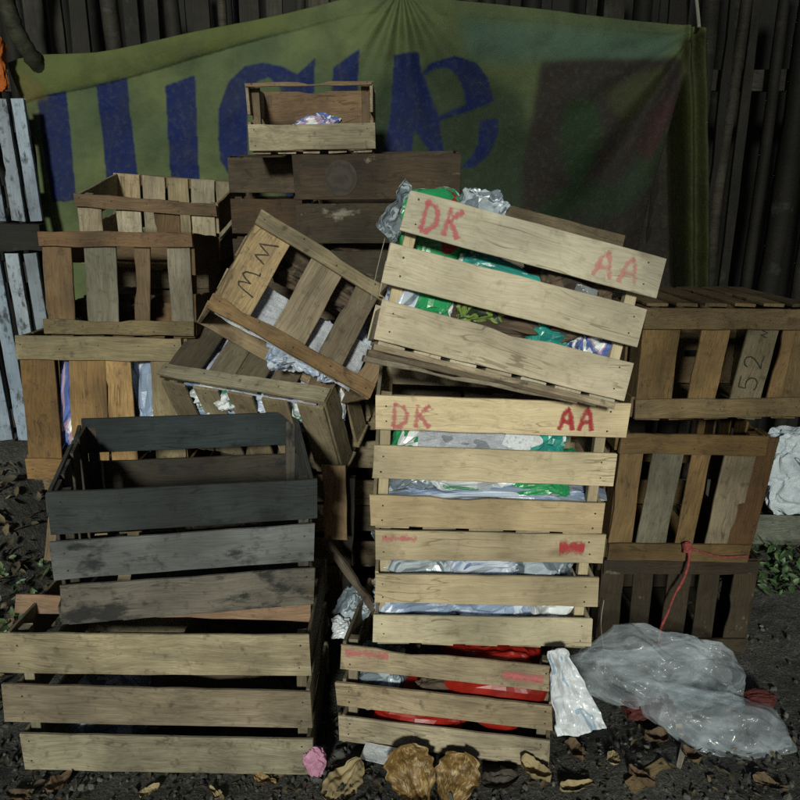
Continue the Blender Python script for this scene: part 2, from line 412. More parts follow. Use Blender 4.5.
# ------------------------------------------------------------------ crumpled goods
_fr = random.Random(11)
_FD = [(Vector((_fr.gauss(0, 1), _fr.gauss(0, 1), _fr.gauss(0, 1))).normalized(), m * _fr.uniform(.85, 1.2), _fr.random()) for m in (1, 1.3, 1.8, 2.4, 3.3, 4.6, 6.2)]
def facets(q, f):
    """Flat facets meeting in sharp folds, as in crumpled film or paper; about -1 to 1."""
    q = q + Vector((noise.noise(q * f * .7), noise.noise(q * f * .7 + Vector((9, 0, 0))), 0)) * (.35 / f); h = 0
    for d, m, ph in _FD:
        t = q.dot(d) * f * m + ph; h += (abs(t - math.floor(t) - .5) * 4 - 1) / m ** .9
    return h / 2.2
def crease(p, s):
    d = noise.voronoi(Vector(p) * s)[0]
    return d[1] - d[0]
def packet(name, label, cat, mat, Mx, sx, sy, sz, amp=.18, sc=2.3, nu=60, nv=42, group=None, parent=None, e=.55):
    """A crumpled soft packet: a rounded block with creases."""
    V, UV, Fc = [], [], []; sd_ = U(0, 50)
    def pw(c): return math.copysign(abs(c) ** e, c)
    for j in range(nv + 1):
        v = -math.pi / 2 + math.pi * j / nv
        for i in range(nu + 1):
            u = math.tau * (i % nu) / nu
            p = Vector((pw(math.cos(v)) * pw(math.cos(u)), pw(math.cos(v)) * pw(math.sin(u)), pw(math.sin(v))))
            q = p + Vector((sd_, sd_ * .7, 0))
            k_ = 1 + amp * .75 * facets(q, sc * .32) + amp * .25 * (crease(q, sc * 2.0) - .3) + amp * .6 * noise.noise(q * 1.1)
            V.append((p.x * k_ * sx / 2, p.y * k_ * sy / 2, p.z * k_ * sz / 2)); UV.append((i / nu * 2, j / nv))
    for j in range(nv):
        for i in range(nu):
            a = j * (nu + 1) + i; Fc.append((a, a + 1, a + nu + 2, a + nu + 1))
    o = mesh_obj(name, V, Fc, M[mat], parent, uvs=UV)
    if parent: o.matrix_local = Mx
    else: o.matrix_world = Mx; tag(o, label, cat, group)
    return o
def sheet(name, label, cat, mat, Mx, w_, h_, amp=.015, sc=9, nu=40, nv=40, curl=0, group=None, thick=.0008, shape=None, foldz=0, parent=None, smooth=False):
    """A crumpled sheet lying in local xz, facing -y."""
    V, UV, Fc = [], [], []; sd_ = U(0, 60)
    for j in range(nv + 1):
        for i in range(nu + 1):
            u, v = i / nu, j / nv; x, z = (u - .5) * w_, (v - .5) * h_
            if shape: x, z = shape(u, v, x, z)
            q = Vector((x, z, 0)) + Vector((sd_, 0, sd_))
            y = amp * 1.1 * facets(q, sc * .45) + amp * .3 * (crease(q, sc * 2.6) - .25) + amp * 1.0 * noise.noise(q * sc * .35)
            y += curl * ((u - .5) ** 2 + (v - .5) ** 2) * 4
            V.append((x + amp * .4 * noise.noise(q * sc), y, z)); UV.append((u, v))
    n = len(V)
    for j in range(nv):
        for i in range(nu):
            a = j * (nu + 1) + i; Fc.append((a, a + 1, a + nu + 2, a + nu + 1))
    o = mesh_obj(name, V, Fc, M[mat], parent, uvs=UV, smooth=smooth)
    md = o.modifiers.new('solid', 'SOLIDIFY'); md.thickness = thick
    if parent: o.matrix_local = Mx
    else: o.matrix_world = Mx; tag(o, label, cat, group)
    return o

# ------------------------------------------------------------------ ground
def gz(x, y):
    h = .012 * noise.noise((x * 2.1, y * 2.1, 3)) + .006 * noise.noise((x * 7, y * 7, 1)) - .012
    a = max(0, min(1, (-1.08 - x) / .25)); b = max(0, min(1, (y - 1.7) / 1.1)); h += .36 * a * b * b * (3 - 2 * b)
    c = max(0, min(1, (x - 1.0) / .15)); d = max(0, min(1, (y - 2.1) / .5)); h += .10 * c * d
    h += .035 * math.exp(-((x - .5) ** 2 / .03 + (y - 1.42) ** 2 / .012))
    return h
def ground():
    def ax(lo, hi, n, far):
        mid = list(np.linspace(lo, hi, n)); out = [lo - d for d in far[::-1]] + mid + [hi + d for d in far]; return out
    far = [.15, .4, .9, 2, 5, 12, 30, 80, 200]
    xs = ax(-1.9, 1.9, 240, far); ys = ax(.9, 3.3, 170, far)
    V = []
    for y in ys:
        for x in xs:
            fade = 1 if (-1.9 <= x <= 1.9 and .9 <= y <= 3.3) else 0
            V.append((x, y, gz(x, y) + fade * .005 * noise.turbulence((x * 16, y * 16, 0), 3, False) + fade * .004 * noise.noise((x * 60, y * 60, 0)) if fade else gz(max(-1.9, min(1.9, x)), max(.9, min(3.3, y))) * .5))
    nx = len(xs)
    Fc = [(j * nx + i, j * nx + i + 1, (j + 1) * nx + i + 1, (j + 1) * nx + i) for j in range(len(ys) - 1) for i in range(nx - 1)]
    o = mesh_obj('ground', V, Fc, M['soil'], smooth=True); tag(o, None, None, kind='structure')
ground()

def tone_attr(o, tones):
    a = o.data.attributes.new('tone', 'FLOAT', 'POINT'); a.data.foreach_set('value', tones)
def gravel():
    V, Fc, T = [], [], []
    t = (1 + 5 ** .5) / 2
    ico = [Vector(v).normalized() for v in [(-1, t, 0), (1, t, 0), (-1, -t, 0), (1, -t, 0), (0, -1, t), (0, 1, t), (0, -1, -t), (0, 1, -t), (t, 0, -1), (t, 0, 1), (-t, 0, -1), (-t, 0, 1)]]
    fi = [(0, 11, 5), (0, 5, 1), (0, 1, 7), (0, 7, 10), (0, 10, 11), (1, 5, 9), (5, 11, 4), (11, 10, 2), (10, 7, 6), (7, 1, 8), (3, 9, 4), (3, 4, 2), (3, 2, 6), (3, 6, 8), (3, 8, 9), (4, 9, 5), (2, 4, 11), (6, 2, 10), (8, 6, 7), (9, 8, 1)]
    for _ in range(2600):
        r = rnd()
        x = U(-1.1, 1.25); y = U(1.27, 1.62)
        if x > .3 and rnd() < .3: y = U(1.6, 2.0)
        s = .0016 + .009 * rnd() ** 4
        if rnd() < .012: s = U(.009, .017)
        n0 = len(V); c = Vector((x, y, gz(x, y) + s * .3)); e = Euler((U(0, 6), U(0, 6), U(0, 6))).to_matrix(); sc = Vector((U(.7, 1.4), U(.7, 1.2), U(.45, .8))); tn = rnd() ** 3
        for v in ico:
            q = e @ Vector((v.x * sc.x, v.y * sc.y, v.z * sc.z)) * s * U(.85, 1.15)
            V.append(c + q); T.append(tn)
        Fc += [tuple(n0 + k for k in f) for f in fi]
    o = mesh_obj('gravel', V, Fc, M['stone']); tone_attr(o, T); tag(o, 'small grey stones and crumbs of rubble scattered over the dark soil', None, kind='stuff')
gravel()
def leaves(name, label, n, region, mat, smin, smax, up=.5):
    V, Fc, T = [], [], []
    for _ in range(n):
        x, y, z = region(); L = U(smin, smax); wd = L * U(.3, .6)
        e = Euler((U(-up, up), U(-up, up), U(0, 6.3))).to_matrix(); cu = U(-.5, .9); n0 = len(V); tn = rnd() ** 1.6
        prof = [(0, .0), (.2, .7), (.45, 1), (.7, .8), (.9, .35), (1, 0)]
        for (a, b) in prof:
            for s in (-1, 0, 1):
                q = Vector(((a - .5) * L, s * b * wd / 2 * U(.85, 1.1), cu * L * ((a - .5) ** 2) + abs(s) * b * wd * .25))
                V.append(Vector((x, y, z)) + e @ q); T.append(tn)
        for k in range(5):
            for s in (0, 1):
                a = n0 + k * 3 + s; Fc.append((a, a + 3, a + 4, a + 1))
    o = mesh_obj(name, V, Fc, M[mat], smooth=True); tone_attr(o, T); tag(o, label, None, kind='stuff')
def reg_front():
    x, y = U(-1.1, 1.2), U(1.27, 1.6); return x, y, gz(x, y) + U(.003, .012)
leaves('leaf_litter', 'small dry leaves and scraps littering the soil before the crates', 650, reg_front, 'litter', .006, .028)
def reg_left():
    x, y = U(-1.5, -1.0), U(1.6, 2.5); return x, y, gz(x, y) + U(.003, .03)
leaves('leaf_heap', 'dark fallen leaves on the bank beside the whitewashed slats', 500, reg_left, 'litter', .02, .05, .7)
def reg_left_g():
    x, y = U(-1.25, -.95), U(1.75, 2.2); return x, y, gz(x, y) + U(.01, .09)
leaves('weeds', 'dark green weeds growing beside the piled crates on the bank', 110, reg_left_g, 'greenleaf', .02, .045, 1.2)
def reg_right():
    x, y = U(1.02, 1.75), U(2.12, 2.75); return x, y, gz(x, y) + U(.005, .05)
leaves('ground_cover', 'low green leaves spreading around the fallen planks', 1500, reg_right, 'greenleaf', .018, .045, .9)

# ------------------------------------------------------------------ fence and wall behind
def fence():
    root = empty('plank_fence', pose(0, 2.88, 0), 'dark fence of rough upright planks and poles behind the hanging banner', 'fence')
    x = -1.75; i = 0
    while x < 1.85:
        wd = U(.028, .075); Hh = U(1.95, 2.3)
        pole = rnd() < .4
        plank_tone = .4 + 2.0 * rnd() ** 2.5  # random tone for each plank and pole
        col = tuple(c * plank_tone for c in (.030, .028, .021))
        if pole:
            # a crooked round pole
            V, Fc = [], []; r0 = wd / 2 + U(.0, .012); s0 = U(0, 99); ns, nr = 16, 9
            for k in range(ns + 1):
                z = -.05 + (Hh + .05) * k / ns; cx = .03 * noise.noise((z * 1.3, s0, 0)); cy = .02 * noise.noise((z * 1.3, s0, 5)); r = r0 * (1 - .25 * k / ns) * (1 + .2 * noise.noise((z * 5, s0, 2)))
                for q in range(nr):
                    a = q / nr * math.tau; V.append((cx + r * math.cos(a), cy + r * math.sin(a), z))
            for k in range(ns):
                for q in range(nr):
                    Fc.append((k * nr + q, k * nr + (q + 1) % nr, (k + 1) * nr + (q + 1) % nr, (k + 1) * nr + q))
            Fc.append(tuple(range(nr))[::-1]); Fc.append(tuple(range(ns * nr, ns * nr + nr)))
            o = mesh_obj('pole', V, Fc, M['fence'], root, smooth=True); o.color = (*col, 1); o.location = (x + wd / 2, U(-.03, .0), 0)
        else:
            board('plank', M['fence'], root, axes((x + wd, U(-.02, .02), -.05), (U(-.02, .02), U(-.01, .01), 1), (-1, 0, 0)), Hh, wd, U(.012, .02), col, rag=.004, bow=.02, seg=16)
        x += wd + U(.004, .05); i += 1
    for z in (.55, 1.55):
        board('rail', M['fence'], root, axes((-1.8, .05, z), (1, 0, 0), (0, 0, 1)), 3.7, .07, .03, (.05, .045, .035), rag=.004, bow=.01, seg=16)
fence()
def backdrop():  # near-black planks added so the fence gaps stay dark
    root = empty('plank_backdrop', pose(0, 3.35, 0), 'almost black plank wall added to keep the gaps in the fence dark', 'backdrop')
    x = -2.6
    while x < 2.6:
        wd = U(.16, .22)
        board('plank', M['fence'], root, axes((x + wd, 0, -.05), (0, 0, 1), (-1, 0, 0)), 2.7, wd, .02, (.012, .012, .010), rag=.002, seg=8); x += wd + .002
backdrop()

# whitewashed slat panels on the left
def pallet(label, z0, Hh, xs, lean):
    root = empty('slatted_panel', pose(0, 2.6, z0), label, 'panel', 'whitewashed slat panels')
    for (x, wd) in xs:
        board('slat', M['white'], root, axes((x + wd, 0, 0), (lean, 0, 1), (-1, 0, 0)), Hh, wd, .016, (.27, .34, .42), rag=.0015, skew=.004, seg=14, chip=.3)
    for z in (.04, Hh - .1):
        board('rail', M['fence'], root, axes((xs[0][0] - .02, .035, z), (1, 0, 0), (0, 0, 1)), xs[-1][0] - xs[0][0] + .03, .07, .03, (.04, .04, .035), seg=6)
pallet('upper whitewashed slat panel standing left of the banner', 1.125, .375, [(-1.47, .045), (-1.405, .045), (-1.34, .045), (-1.275, .045), (-1.215, .04)], -.05)
pallet('lower whitewashed slat panel standing under the upper one', .36, .66, [(-1.56, .045), (-1.495, .045), (-1.43, .045), (-1.365, .047), (-1.298, .045), (-1.235, .042)], -.055)
br = board('beam', M['fence'], None, axes((-1.62, 2.615, 1.03), (1, 0, 0), (0, 0, 1)), .44, .085, .05, (.02, .02, .017), rag=.003)
tag(br, 'dark timber beam lying between the two whitewashed slat panels', 'beam')
sh = packet('cloth_bundle', 'faded orange cloth bundle tucked at the left end of the banner', 'cloth', 'orange', pose(-1.285, 2.62, 1.6), .09, .05, .15, .3)

# ------------------------------------------------------------------ banner
def poly_inside(P, X, Y):
    ins = np.zeros(X.shape, bool); n = len(P); j = n - 1
    for i in range(n):
        xi, yi = P[i]; xj, yj = P[j]
        c = ((yi > Y) != (yj > Y)) & (X < (xj - xi) * (Y - yi) / ((yj - yi) + 1e-9) + xi)
        ins ^= c; j = i
    return ins
def smooth_closed(P, n=6):
    out = []; m = len(P)
    for i in range(m):
        p0, p1, p2, p3 = (np.array(P[(i + k) % m], float) for k in (-1, 0, 1, 2))
        for q in range(n):
            t = q / n; out.append(tuple(.5 * ((2 * p1) + (-p0 + p2) * t + (2 * p0 - 5 * p1 + 4 * p2 - p3) * t * t + (-p0 + 3 * p1 - 3 * p2 + p3) * t ** 3)))
    return out
def banner():
    topc = [(10, 64), (22, 60), (44, 56), (98, 53), (135, 46), (202, 31), (270, 15), (350, -2), (400, -6), (470, 3), (560, 11), (640, 20), (697, 26), (706, 30)]
    tx, ty = zip(*topc)
    nu, nv = 700, 300
    us = np.linspace(10, 706, nu); V = np.zeros((nv, nu, 3)); PX = np.zeros((nv, nu)); PY = np.zeros((nv, nu))
    tie = (699, 27)
    for j in range(nv):
        t = j / (nv - 1)
        X = us.copy(); Tp = np.interp(us, tx, ty); Yp = Tp + (335 - Tp) * t
        # the left edge slants in below the corner; the right end is gathered at the tie
        inset = np.interp(Yp, [60, 105, 150, 220, 335], [0, 18, 28, 36, 44]); X = X + inset * np.clip((160 - us) / 150, 0, 1)
        PX[j] = X; PY[j] = Yp
    # fold relief (metres towards the camera)
    dx, dy = tie[0] - PX, PY - tie[1]; r = np.hypot(dx, dy); th = np.arctan2(dy, dx)
    near = np.exp(-((th - 1.15) / .62) ** 2)
    rel = .022 * np.sin(th * 17) * near * np.clip(r / 120, 0, 1) + .010 * np.sin(th * 9 + 1) * np.clip(r / 150, 0, 1) * np.exp(-r / 320)
    dx2, dy2 = PX - 402, PY + 14; r2 = np.hypot(dx2, dy2); th2 = np.arctan2(dx2, dy2)
    rel += .022 * np.sin(th2 * 19) * np.exp(-(th2 / .7) ** 2) * np.clip(r2 / 50, 0, 1) * np.exp(-r2 / 110)
    rel += .016 * np.sin(PX / 58 + PY / 160) + .010 * np.sin(PX / 27 - PY / 90 + 1)
    rel += .015 * np.exp(-((PY - (150 + (PX - 330) * .35)) / 26) ** 2) * np.exp(-((PX - 330) / 130) ** 2)
    Tp = np.interp(PX, tx, ty)
    hem = PY - Tp
    hw = np.interp(PX, [20, 100, 260, 420, 700], [44, 32, 20, 16, 10])
    rel += .014 * np.clip((420 - PX) / 200, .15, 1) * np.clip(1 - ((hem - hw * .5) / (hw * .55)) ** 2, 0, 1) ** .5
    eX = 697 - (PY - 27) * .265                      # the cloth swings back behind this edge, then forward again in a hanging strip
    back = np.clip((PX - eX) / 6, 0, 1) * np.clip((686 - PX) / 5, 0, 1) * np.clip((PY - 40) / 40, 0, 1)
    rel -= .13 * back
    rel += .018 * np.sin((PX - 684) / 22 * 9) * np.clip((PX - 684) / 6, 0, 1)
    for j in range(nv):
        for i in range(nu):
            p = at(PX[j, i], PY[j, i], 2.72); V[j, i] = p; V[j, i, 1] -= rel[j, i] + .012 * noise.noise((p.x * 4, p.z * 4, 2)) + .004 * noise.noise((p.x * 18, p.z * 18, 7)) + .0045 * facets(Vector((p.x, 0, p.z)), 2.6)
    col = np.zeros((nv, nu, 4)); col[..., 3] = 1
    G = np.array([.095, .120, .048]); G2 = np.array([.055, .082, .038]); teal = np.array([.06, .11, .075])
    nz = np.array([[noise.noise((x / 60, y / 60, 0)) for x in PX[0, ::10]] for y in PY[::10, 300]])
    nz = np.kron(nz, np.ones((10, 10)))[:nv, :nu]
    # soften the coarse noise
    for _ in range(8):
        nz[1:-1, 1:-1] = (nz[:-2, 1:-1] + nz[2:, 1:-1] + nz[1:-1, :-2] + nz[1:-1, 2:]) / 4
    mixv = np.clip(.5 + nz * 1.2, 0, 1)[..., None]
    C = G * mixv + G2 * (1 - mixv)
    # a soft-edged dark green area in the middle and the dark picture at the right end of the banner
    def put(P, c, soft=None, sm=False):
        nonlocal C
        Q = smooth_closed(P) if sm else P
        mk = poly_inside(Q, PX, PY).astype(float)
        for _ in range(soft or 1):
            mk[1:-1, 1:-1] = (mk[:-2, 1:-1] + mk[2:, 1:-1] + mk[1:-1, :-2] + mk[1:-1, 2:] + mk[1:-1, 1:-1]) / 5
        C = C * (1 - mk[..., None]) + np.array(c) * mk[..., None]
    put([(330, 110), (380, 84), (440, 62), (520, 90), (545, 180), (540, 340), (250, 340), (280, 180)], (.022, .04, .02), 120)
    put([(460, 20), (600, 30), (690, 34), (660, 62), (560, 60), (470, 62)], tuple(teal), 50)
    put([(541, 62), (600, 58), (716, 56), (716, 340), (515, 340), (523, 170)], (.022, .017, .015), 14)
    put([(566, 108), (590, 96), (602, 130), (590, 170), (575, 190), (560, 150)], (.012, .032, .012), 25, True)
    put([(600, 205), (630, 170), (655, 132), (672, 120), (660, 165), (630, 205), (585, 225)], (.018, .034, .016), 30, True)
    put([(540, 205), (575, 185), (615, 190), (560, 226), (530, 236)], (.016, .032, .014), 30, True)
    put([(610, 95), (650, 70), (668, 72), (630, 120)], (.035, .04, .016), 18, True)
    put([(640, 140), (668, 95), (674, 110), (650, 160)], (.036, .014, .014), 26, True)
    put([(682, 40), (706, 30), (712, 340), (684, 340), (680, 180)], (.032, .036, .010), 7)
    blue = (.003, .011, .072)
    put([(40, 97), (69, 92), (74, 150), (79, 200), (56, 202), (46, 150)], blue)
    put([(98, 86), (128, 78), (131, 130), (137, 184), (107, 184), (102, 130)], blue)
    put([(165, 86), (195, 75), (197, 130), (199, 190), (169, 190), (167, 130)], blue)
    put([(218, 140), (219, 108), (228, 82), (244, 66), (262, 62), (282, 66), (297, 74), (315, 58), (313, 110), (313, 220), (285, 220), (285, 102), (279, 86), (268, 77), (257, 81), (249, 98), (247, 130), (247, 160), (240, 178), (228, 174), (220, 160)], blue)
    put([(333, 68), (360, 50), (357, 100), (355, 150), (330, 150)], blue)
    put([(394, 56), (419, 52), (421, 75), (430, 64), (454, 56), (476, 63), (488, 78), (494, 101), (472, 110), (439, 121), (444, 155), (434, 158), (414, 130), (411, 156), (384, 154), (391, 110)], blue)
    put([(480, 120), (498, 118), (498, 135), (489, 155), (474, 168), (460, 168), (470, 158), (478, 144)], blue, 1)
    # counter of the e stays green
    put([(424, 76), (434, 70), (447, 68), (458, 77), (464, 92), (466, 104), (452, 110), (439, 116), (432, 100)], (.035, .055, .028), 3)
    hemk = np.clip((hw - hem) / 3, 0, 1) * np.clip((330 - PX) / 60, 0, 1)
    C = C * (1 - hemk[..., None]) + np.array([.075, .095, .028]) * hemk[..., None]
    put([(6, 60), (44, 84), (52, 98), (30, 104), (8, 100)], (.11, .10, .03), 10)
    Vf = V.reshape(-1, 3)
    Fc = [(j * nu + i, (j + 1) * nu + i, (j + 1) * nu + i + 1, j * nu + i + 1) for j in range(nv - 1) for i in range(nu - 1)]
    k = N('painted_banner_cloth'); a_ = k.n('Attribute'); a_.attribute_name = 'print'; tc = k.n('TexCoord')
    d = k.noise(tc.outputs['Object'], 7, 6, .65); d2 = k.noise(tc.outputs['Object'], 60, 4, .6)
    c = k.mix(k.math('MULTIPLY', k.ramp(d, [(.42, 0), (.7, 1)]), .5), a_.outputs['Color'], (.02, .024, .014))
    c = k.mix(k.math('MULTIPLY', k.ramp(d2, [(.5, 0), (.75, 1)]), .22), c, (.09, .10, .07))
    k.base(c); k.rough(.7); k.b.inputs['Specular IOR Level'].default_value = .2
    wv = k.noise(k.map(tc.outputs['Object'], (600, 600, 600)), 1, 1)
    k.bump(k.math('ADD', k.math('MULTIPLY', d, 4), k.math('ADD', wv, k.math('MULTIPLY', d2, 1.5))), .5, .003)
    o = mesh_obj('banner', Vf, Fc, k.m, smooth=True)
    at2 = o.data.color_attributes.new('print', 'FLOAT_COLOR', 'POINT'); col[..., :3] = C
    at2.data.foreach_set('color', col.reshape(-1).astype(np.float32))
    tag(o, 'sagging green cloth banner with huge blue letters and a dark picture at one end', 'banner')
    md = o.modifiers.new('solid', 'SOLIDIFY'); md.thickness = .002
banner()

def tube(name, mat, pts, r, label=None, cat=None, parent=None, nr=8, rv=0.0):
    P = [Vector(p) for p in pts]; V, Fc = [], []
    for i, p in enumerate(P):
        d = (P[min(i + 1, len(P) - 1)] - P[max(i - 1, 0)]).normalized()
        a = d.orthogonal().normalized() if i == 0 else (a - d * a.dot(d)).normalized()
        b = d.cross(a); rr = r * (1 + rv * noise.noise((i * .7, r * 1000, 0)))
        for q in range(nr):
            t = q / nr * math.tau; V.append(p + (a * math.cos(t) + b * math.sin(t)) * rr)
    for i in range(len(P) - 1):
        for q in range(nr): Fc.append((i * nr + q, i * nr + (q + 1) % nr, (i + 1) * nr + (q + 1) % nr, (i + 1) * nr + q))
    Fc.append(tuple(range(nr))[::-1]); Fc.append(tuple(range((len(P) - 1) * nr, len(P) * nr)))
    o = mesh_obj(name, V, Fc, M[mat], parent, smooth=True)
    if label: tag(o, label, cat)
    return o
def curve(pts, n=10):
    out = []; m = len(pts); P = [Vector(p) for p in pts]
    for i in range(m - 1):
        p0, p1, p2, p3 = P[max(0, i - 1)], P[i], P[i + 1], P[min(m - 1, i + 2)]
        for q in range(n):
            t = q / n; out.append(.5 * ((2 * p1) + (-p0 + p2) * t + (2 * p0 - 5 * p1 + 4 * p2 - p3) * t * t + (-p0 + 3 * p1 - 3 * p2 + p3) * t ** 3))
    out.append(P[-1]); return out
tube('banner_rope', 'twine', curve([at(699, 27, 2.70), at(697, 5, 2.78), at(693, -30, 2.82)]), .006, 'thin rope tying up the right corner of the banner', 'rope')
# crooked trunk passing in front of the banner's left end
tk = tube('branch', 'fence', curve([at(0, -60, 2.60), at(4, -10, 2.62), at(14, 26, 2.63), at(30, 54, 2.66), at(50, 80, 2.74)], 8), .026, 'crooked mossy branch bent down over the left corner of the banner', 'branch', rv=.25, nr=12); tk.name = 'branch'
tk.color = (.06, .065, .04, 1)
tp = tube('post', 'fence', curve([(-.16, 2.84, -.05), (-.13, 2.85, .8), (-.14, 2.83, 2.4)], 8), .04, 'crooked round post standing between the banner and the plank fence', 'post', rv=.3, nr=12)
tp.color = (.07, .075, .05, 1)

# ------------------------------------------------------------------ crates
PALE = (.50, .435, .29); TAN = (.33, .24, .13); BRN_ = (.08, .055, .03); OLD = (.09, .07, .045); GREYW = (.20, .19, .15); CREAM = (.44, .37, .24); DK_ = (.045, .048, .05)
C = {}
# big crate at the lower left
C['big'] = crate('large pale crate on the ground under the blackened crate', pose(-.84, 1.41, .006, -1.5, 1.0, -.4), .64, .36, .345, (.33, .30, .205), 'worn',  # wood tone lowered to stand in for weaker light at the left
      front=('H', 3, .1, [(.0, .094, .0, .006, .0), (.125, .094, .028, .004, -.004, (.25, .205, .14)), (.247, .098, .058, .003, .012)]), back=('H', 3, .1), left=('H', 3, .09), right=('H', 3, .09), railw=.04)
# blackened crate
C['dark'] = crate('blackened mouldy crate tilted on top of the large pale crate', pose(-.695, 1.39, .392, 3.0, 2.1, 12.5), .515, .37, .295, (.10, .105, .10), 'black',
      front=('H', 3, .085, [(.0, .092, .004, .0, -.006, (.19, .18, .155)), (.105, .088, .01, .0, .004, (.135, .15, .155)), (.21, .092, .006, .004, .0, (.04, .05, .052))]),
      back=('H', 3, .09, [(.0, .09, 0, 0, 0, (.05, .046, .04)), (.112, .085, 0, 0, 0, (.055, .05, .04)), (.222, .088, .0, .0, .0, (.032, .042, .044))]), left=('V', 4, .07, [(.1, .09, .07)] * 4), right=('H', 3, .085), postcol=(.09, .08, .065))
# centre stack
C['low'] = crate('lowest crate of the red lettered stack, red plastic showing inside', pose(-.136, 1.50, .004, -2, .8, -9.4), .478, .30, .262, (.40, .345, .24), 'worn',
      front=('H', 3, .078, [(.0, .068, .006, .0, .010), (.096, .062, .012, .0, .010), (.194, .062, .002, .004, .008)]), left=('H', 3, .07))
C['mid'] = crate('crate with a red smeared top slat, above the lowest lettered crate', pose(-.057, 1.50, .272, -2.3, 1.1, -.3), .482, .31, .275, PALE, 'new',
      front=('H', 3, .072, [(.0, .07, .004, .004, .0), (.1, .07, .0, .010, .002), (.205, .068, .002, .014, .002)]))
C['upper'] = crate('upright crate with red letters directly below the tilted top crate', pose(-.059, 1.50, .562, 2.5, 2.2, 0), .491, .31, .295, PALE, 'new',
      front=('H', 3, .075, [(.0, .072, .006, .0, .0, (.45, .37, .23)), (.112, .074, .002, .010, .002), (.222, .074, .0, .024, .003)]), rag=.001)
C['tilt'] = crate('tilted crate with red letters and green packets on top of the centre stack', pose(-.047, 1.45, .978, -13.2, 14.6, 1.8), .50, .30, .29, (.62, .565, .42), 'new',
      front=('H', 3, .078, [(.0, .078, .004, .008, .0, (.62, .57, .43)), (.108, .078, .016, .006, .002), (.212, .080, .004, .018, .0)]), bottom=7, rag=.001, postcol=(.5, .42, .27))
# right column
VC = [(.36, .25, .12), (.33, .22, .10), (.30, .235, .13), (.34, .24, .11), (.30, .21, .10)]
C['r1'] = crate('top crate of the right column with black marker digits on one slat', pose(.598, 1.87, .682, -1.3, 1.2, 5.8), .45, .34, .284, (.235, .17, .085), 'worn',
      front=('V', 5, .062, [(.24, .155, .06), (.24, .165, .075), (.23, .19, .12), (.20, .13, .06), (.22, .15, .07)][:5], [(0, .0, .095), (.035, .09, .075), (.05, .13, .082), (.055, .1, .065), (.0, .05, .06)]), top=6, back=('H', 3, .08), railw=.052, left=('V', 4, .06), right=('V', 4, .06))
C['r2'] = crate('middle crate of the right column with brown and grey upright slats', pose(.553, 1.85, .292, .8, 1.5, .9), .375, .34, .359, (.19, .12, .045), 'worn',
      front=('V', 5, .06, [(.17, .115, .052), (.17, .17, .13), (.20, .135, .06), (.26, .215, .145), (.16, .085, .035)], [(0, .0, .062), (-.008, .05, .08), (.018, .04, .05), (.02, .05, .082), (.0, .06, .07)]), railw=.052, left=('V', 4, .06), right=('V', 4, .06))
C['r3'] = crate('lowest crate of the right column, dark and half hidden by plastic film', pose(.545, 1.86, .0, 0, .5, 1.2), .42, .33, .286, (.045, .035, .022), 'old',  # shade on this crate is put into its wood colours
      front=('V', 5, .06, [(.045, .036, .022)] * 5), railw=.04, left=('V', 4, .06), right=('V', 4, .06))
# left column
C['l2'] = crate('brown crate packed with blue and white wrappers under the crate without a filling', pose(-1.035, 2.0, .462, -4, 1.3, 1.6), .44, .30, .40, (.30, .225, .12), 'worn',
      front=('V', 4, .08, [(.25, .145, .05), (.32, .21, .09), (.35, .24, .11), (.32, .26, .15)], [(0, .0, .092), (.0, .03, .10), (-.01, -.02, .072), (-.01, 0, .085)]), left=('V', 4, .06), right=('V', 4, .06), railw=.062, tcols=[(.3, .19, .08), (.26, .22, .13)])
C['l1'] = crate('empty looking brown crate standing on the wrapper filled crate at the left', pose(-.945, 2.03, .868, -7, .4, -1.9), .402, .24, .268, (.19, .12, .055), 'worn',
      front=('V', 4, .07, [(.17, .11, .055), (.22, .22, .17), (.13, .09, .05), (.19, .185, .145)], [(0, .0, .078), (-.0, .0, .085), (.015, .04, .042), (.005, -.02, .06)]), back=('H', 2, .07), left=('H', 2, .08), right=('H', 2, .11), railw=.040, tcols=[(.24, .19, .10), (.15, .095, .05)])
C['l0'] = crate('pale open crate standing highest on the left, behind the brown one', pose(-.95, 2.33, 1.022, 9, 4.2, .7), .407, .33, .205, CREAM, 'worn',
      front=('V', 4, .075, [(.4, .35, .25), (.42, .37, .27), (.16, .11, .06), (.43, .37, .25)]), back=('V', 5, .076, [(.42, .36, .24), (.33, .3, .22), (.4, .33, .2), (.36, .3, .2), (.44, .37, .24)]), left=('H', 2, .09), right=('H', 2, .09), railw=.035, tcols=[(.3, .24, .14), (.17, .115, .065)])
C['l3'] = crate('worn crate under the wrapper filled crate, hidden by the blackened one', pose(-1.0, 2.02, .232, 0, 0, 1), .43, .32, .228, (.25, .19, .11), 'worn', front=('V', 5, .06), left=('V', 4, .06))
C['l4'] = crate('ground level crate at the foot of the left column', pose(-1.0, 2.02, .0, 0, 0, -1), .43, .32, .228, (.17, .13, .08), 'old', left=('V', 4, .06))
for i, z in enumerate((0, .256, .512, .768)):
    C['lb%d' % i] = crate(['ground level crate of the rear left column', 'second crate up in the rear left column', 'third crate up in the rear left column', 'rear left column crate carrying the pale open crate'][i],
        pose(-.95 + U(-.01, .01), 2.36, z, 0, 0, U(-2, 2)), .41, .32, .252, (.16, .12, .07), 'old', rag=.001)
